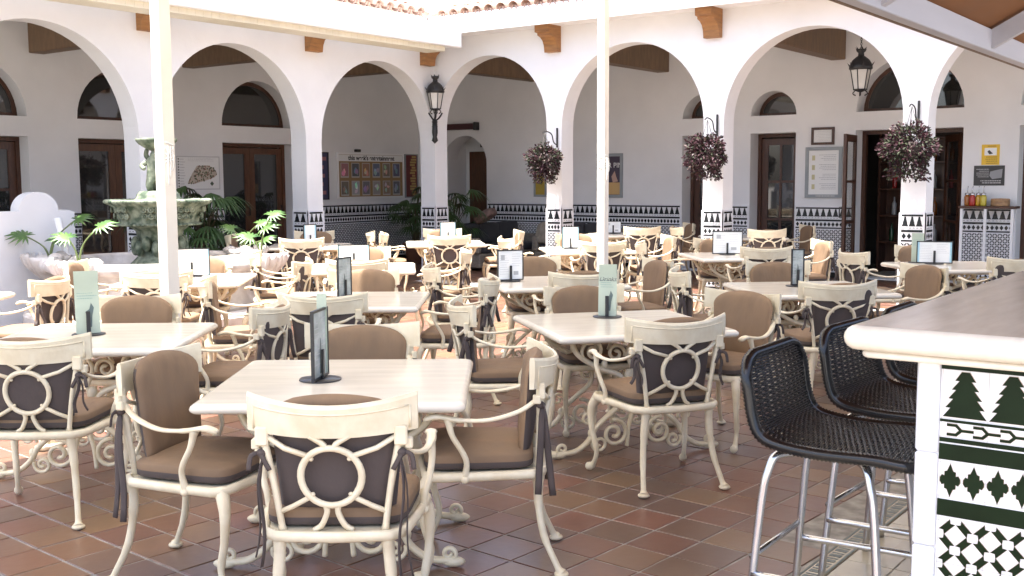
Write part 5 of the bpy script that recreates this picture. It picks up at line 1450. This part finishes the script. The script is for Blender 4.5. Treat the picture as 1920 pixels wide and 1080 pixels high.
while s_ < PL[-1]-0.004:
    hw = hwid(s_); n = 22
    pts = []
    for i in range(n+1):
        x = -hw+2*hw*i/n
        base = pf(s_); nn_ = pn_(s_)
        dish = 0.022*(1-(x/W2)**2)
        pts.append(Vector((x, base.y, base.z))-nn_*dish*(-1)*-1+nn_*0.0042*math.sin(math.pi*(i+row)))
        pts[-1] = Vector((x, base.y, base.z))-nn_*dish+nn_*(0.0042 if (i+row) % 2 else -0.0042)
    m.tube(pts, 0.0044, 5, cap=False); s_ += 0.0092; row += 1
st['weave'] = m
m2 = MB()
for k in range(11):
    x = -W2+0.02+k*(2*W2-0.04)/10
    pts = []
    for i in range(30):
        q = PL[-1]*i/29
        if abs(x) > hwid(q): continue
        b_2 = pf(q); pts.append(Vector((x, b_2.y, b_2.z))-pn_(q)*0.022*(1-(x/W2)**2))
    m2.tube(pts, 0.0045, 5, cap=False)
o_ = len(m.v); m.add(m2.v, m2.f, 0, True)
weave_me = m.mesh('woven_shell', WICKER)
loop = []
ss = [PL[-1]*i/60 for i in range(61)]
for q in ss: b_2 = pf(q); loop.append(Vector((hwid(q), b_2.y, b_2.z)))
hw = hwid(PL[-1]); b_2 = pf(PL[-1])
for i in range(1, 16): loop.append(Vector((hw-2*hw*i/16, b_2.y, b_2.z)))
for q in ss[::-1]: b_2 = pf(q); loop.append(Vector((-hwid(q), b_2.y, b_2.z)))
hw = hwid(0); b_2 = pf(0)
for i in range(1, 12): loop.append(Vector((-hw+2*hw*i/12, b_2.y, b_2.z)))
tot = 0; acc = [0]
for i in range(len(loop)): tot += (loop[(i+1) % len(loop)]-loop[i]).length; acc.append(tot)
NR = 380; fine = []
j = 0
for k in range(NR):
    d = tot*k/NR
    while acc[j+1] < d: j += 1
    t_ = (d-acc[j])/max(1e-9, acc[j+1]-acc[j]); fine.append(loop[j % len(loop)].lerp(loop[(j+1) % len(loop)], t_))
m = MB(); m.tube(fine, [0.0215 if k % 2 else 0.0180 for k in range(NR)], 8, closed=True)
rim_me = m.mesh('wrapped_rim', WICKER)
SH = 0.70
legs = {}
for sx in (-1, 1):
    for sy in (-1, 1):
        m = MB(); m.tube(spline([(sx*0.13, sy*0.11+0.02, SH-0.025), (sx*0.185, sy*0.15+0.02, SH-0.03), (sx*0.205, sy*0.17+0.02, SH-0.08), (sx*0.215, sy*0.19+0.02, SH-0.2), (sx*0.24, sy*0.23+0.02, 0.0)], 6), 0.0145, 10)
        legs[(sx, sy)] = m.mesh('leg', CHROME)
m = MB(); zf = 0.26; q = 0.232
m.tube(spline([(-q, q, zf), (-q*.97, -q*0.7, zf+0.01), (-q*.7, -q*1.0, zf+0.01), (0, -q*1.02, zf+0.01), (q*.7, -q, zf+0.01), (q*.97, -q*0.7, zf+0.01), (q, q, zf)], 6), 0.0125, 8)
m.tube([(-q, q, zf+0.06), (q, q, zf+0.06)], 0.011, 8)
foot_me = m.mesh('foot_rail', CHROME)
m = MB(); m.tube([(-0.14, 0, SH-0.02), (0.14, 0, SH-0.02)], 0.012, 8)
cross_me = m.mesh('seat_support', CHROME)
for x, y, rz, l in ((3.60, 1.26, 2, 'nearest the camera'), (4.31, 1.25, -2, 'second from the near bar corner'), (5.02, 1.25, 1, 'third along the bar, mostly hidden by counter')):
    t = thing('bar_stool', 'black woven wicker bar stool with steel legs, '+l, 'stool', (x, y, 0), R(rz), 'wicker bar stools along the bar')
    link('woven_shell', weave_me, t, (0, 0, SH+0.02)); link('wrapped_rim', rim_me, t, (0, 0, SH+0.02))
    for k in legs: link('leg', legs[k], t)
    link('foot_rail', foot_me, t); link('seat_support', cross_me, t, (0, 0.13, 0)); link('seat_support', cross_me, t, (0, -0.09, 0))
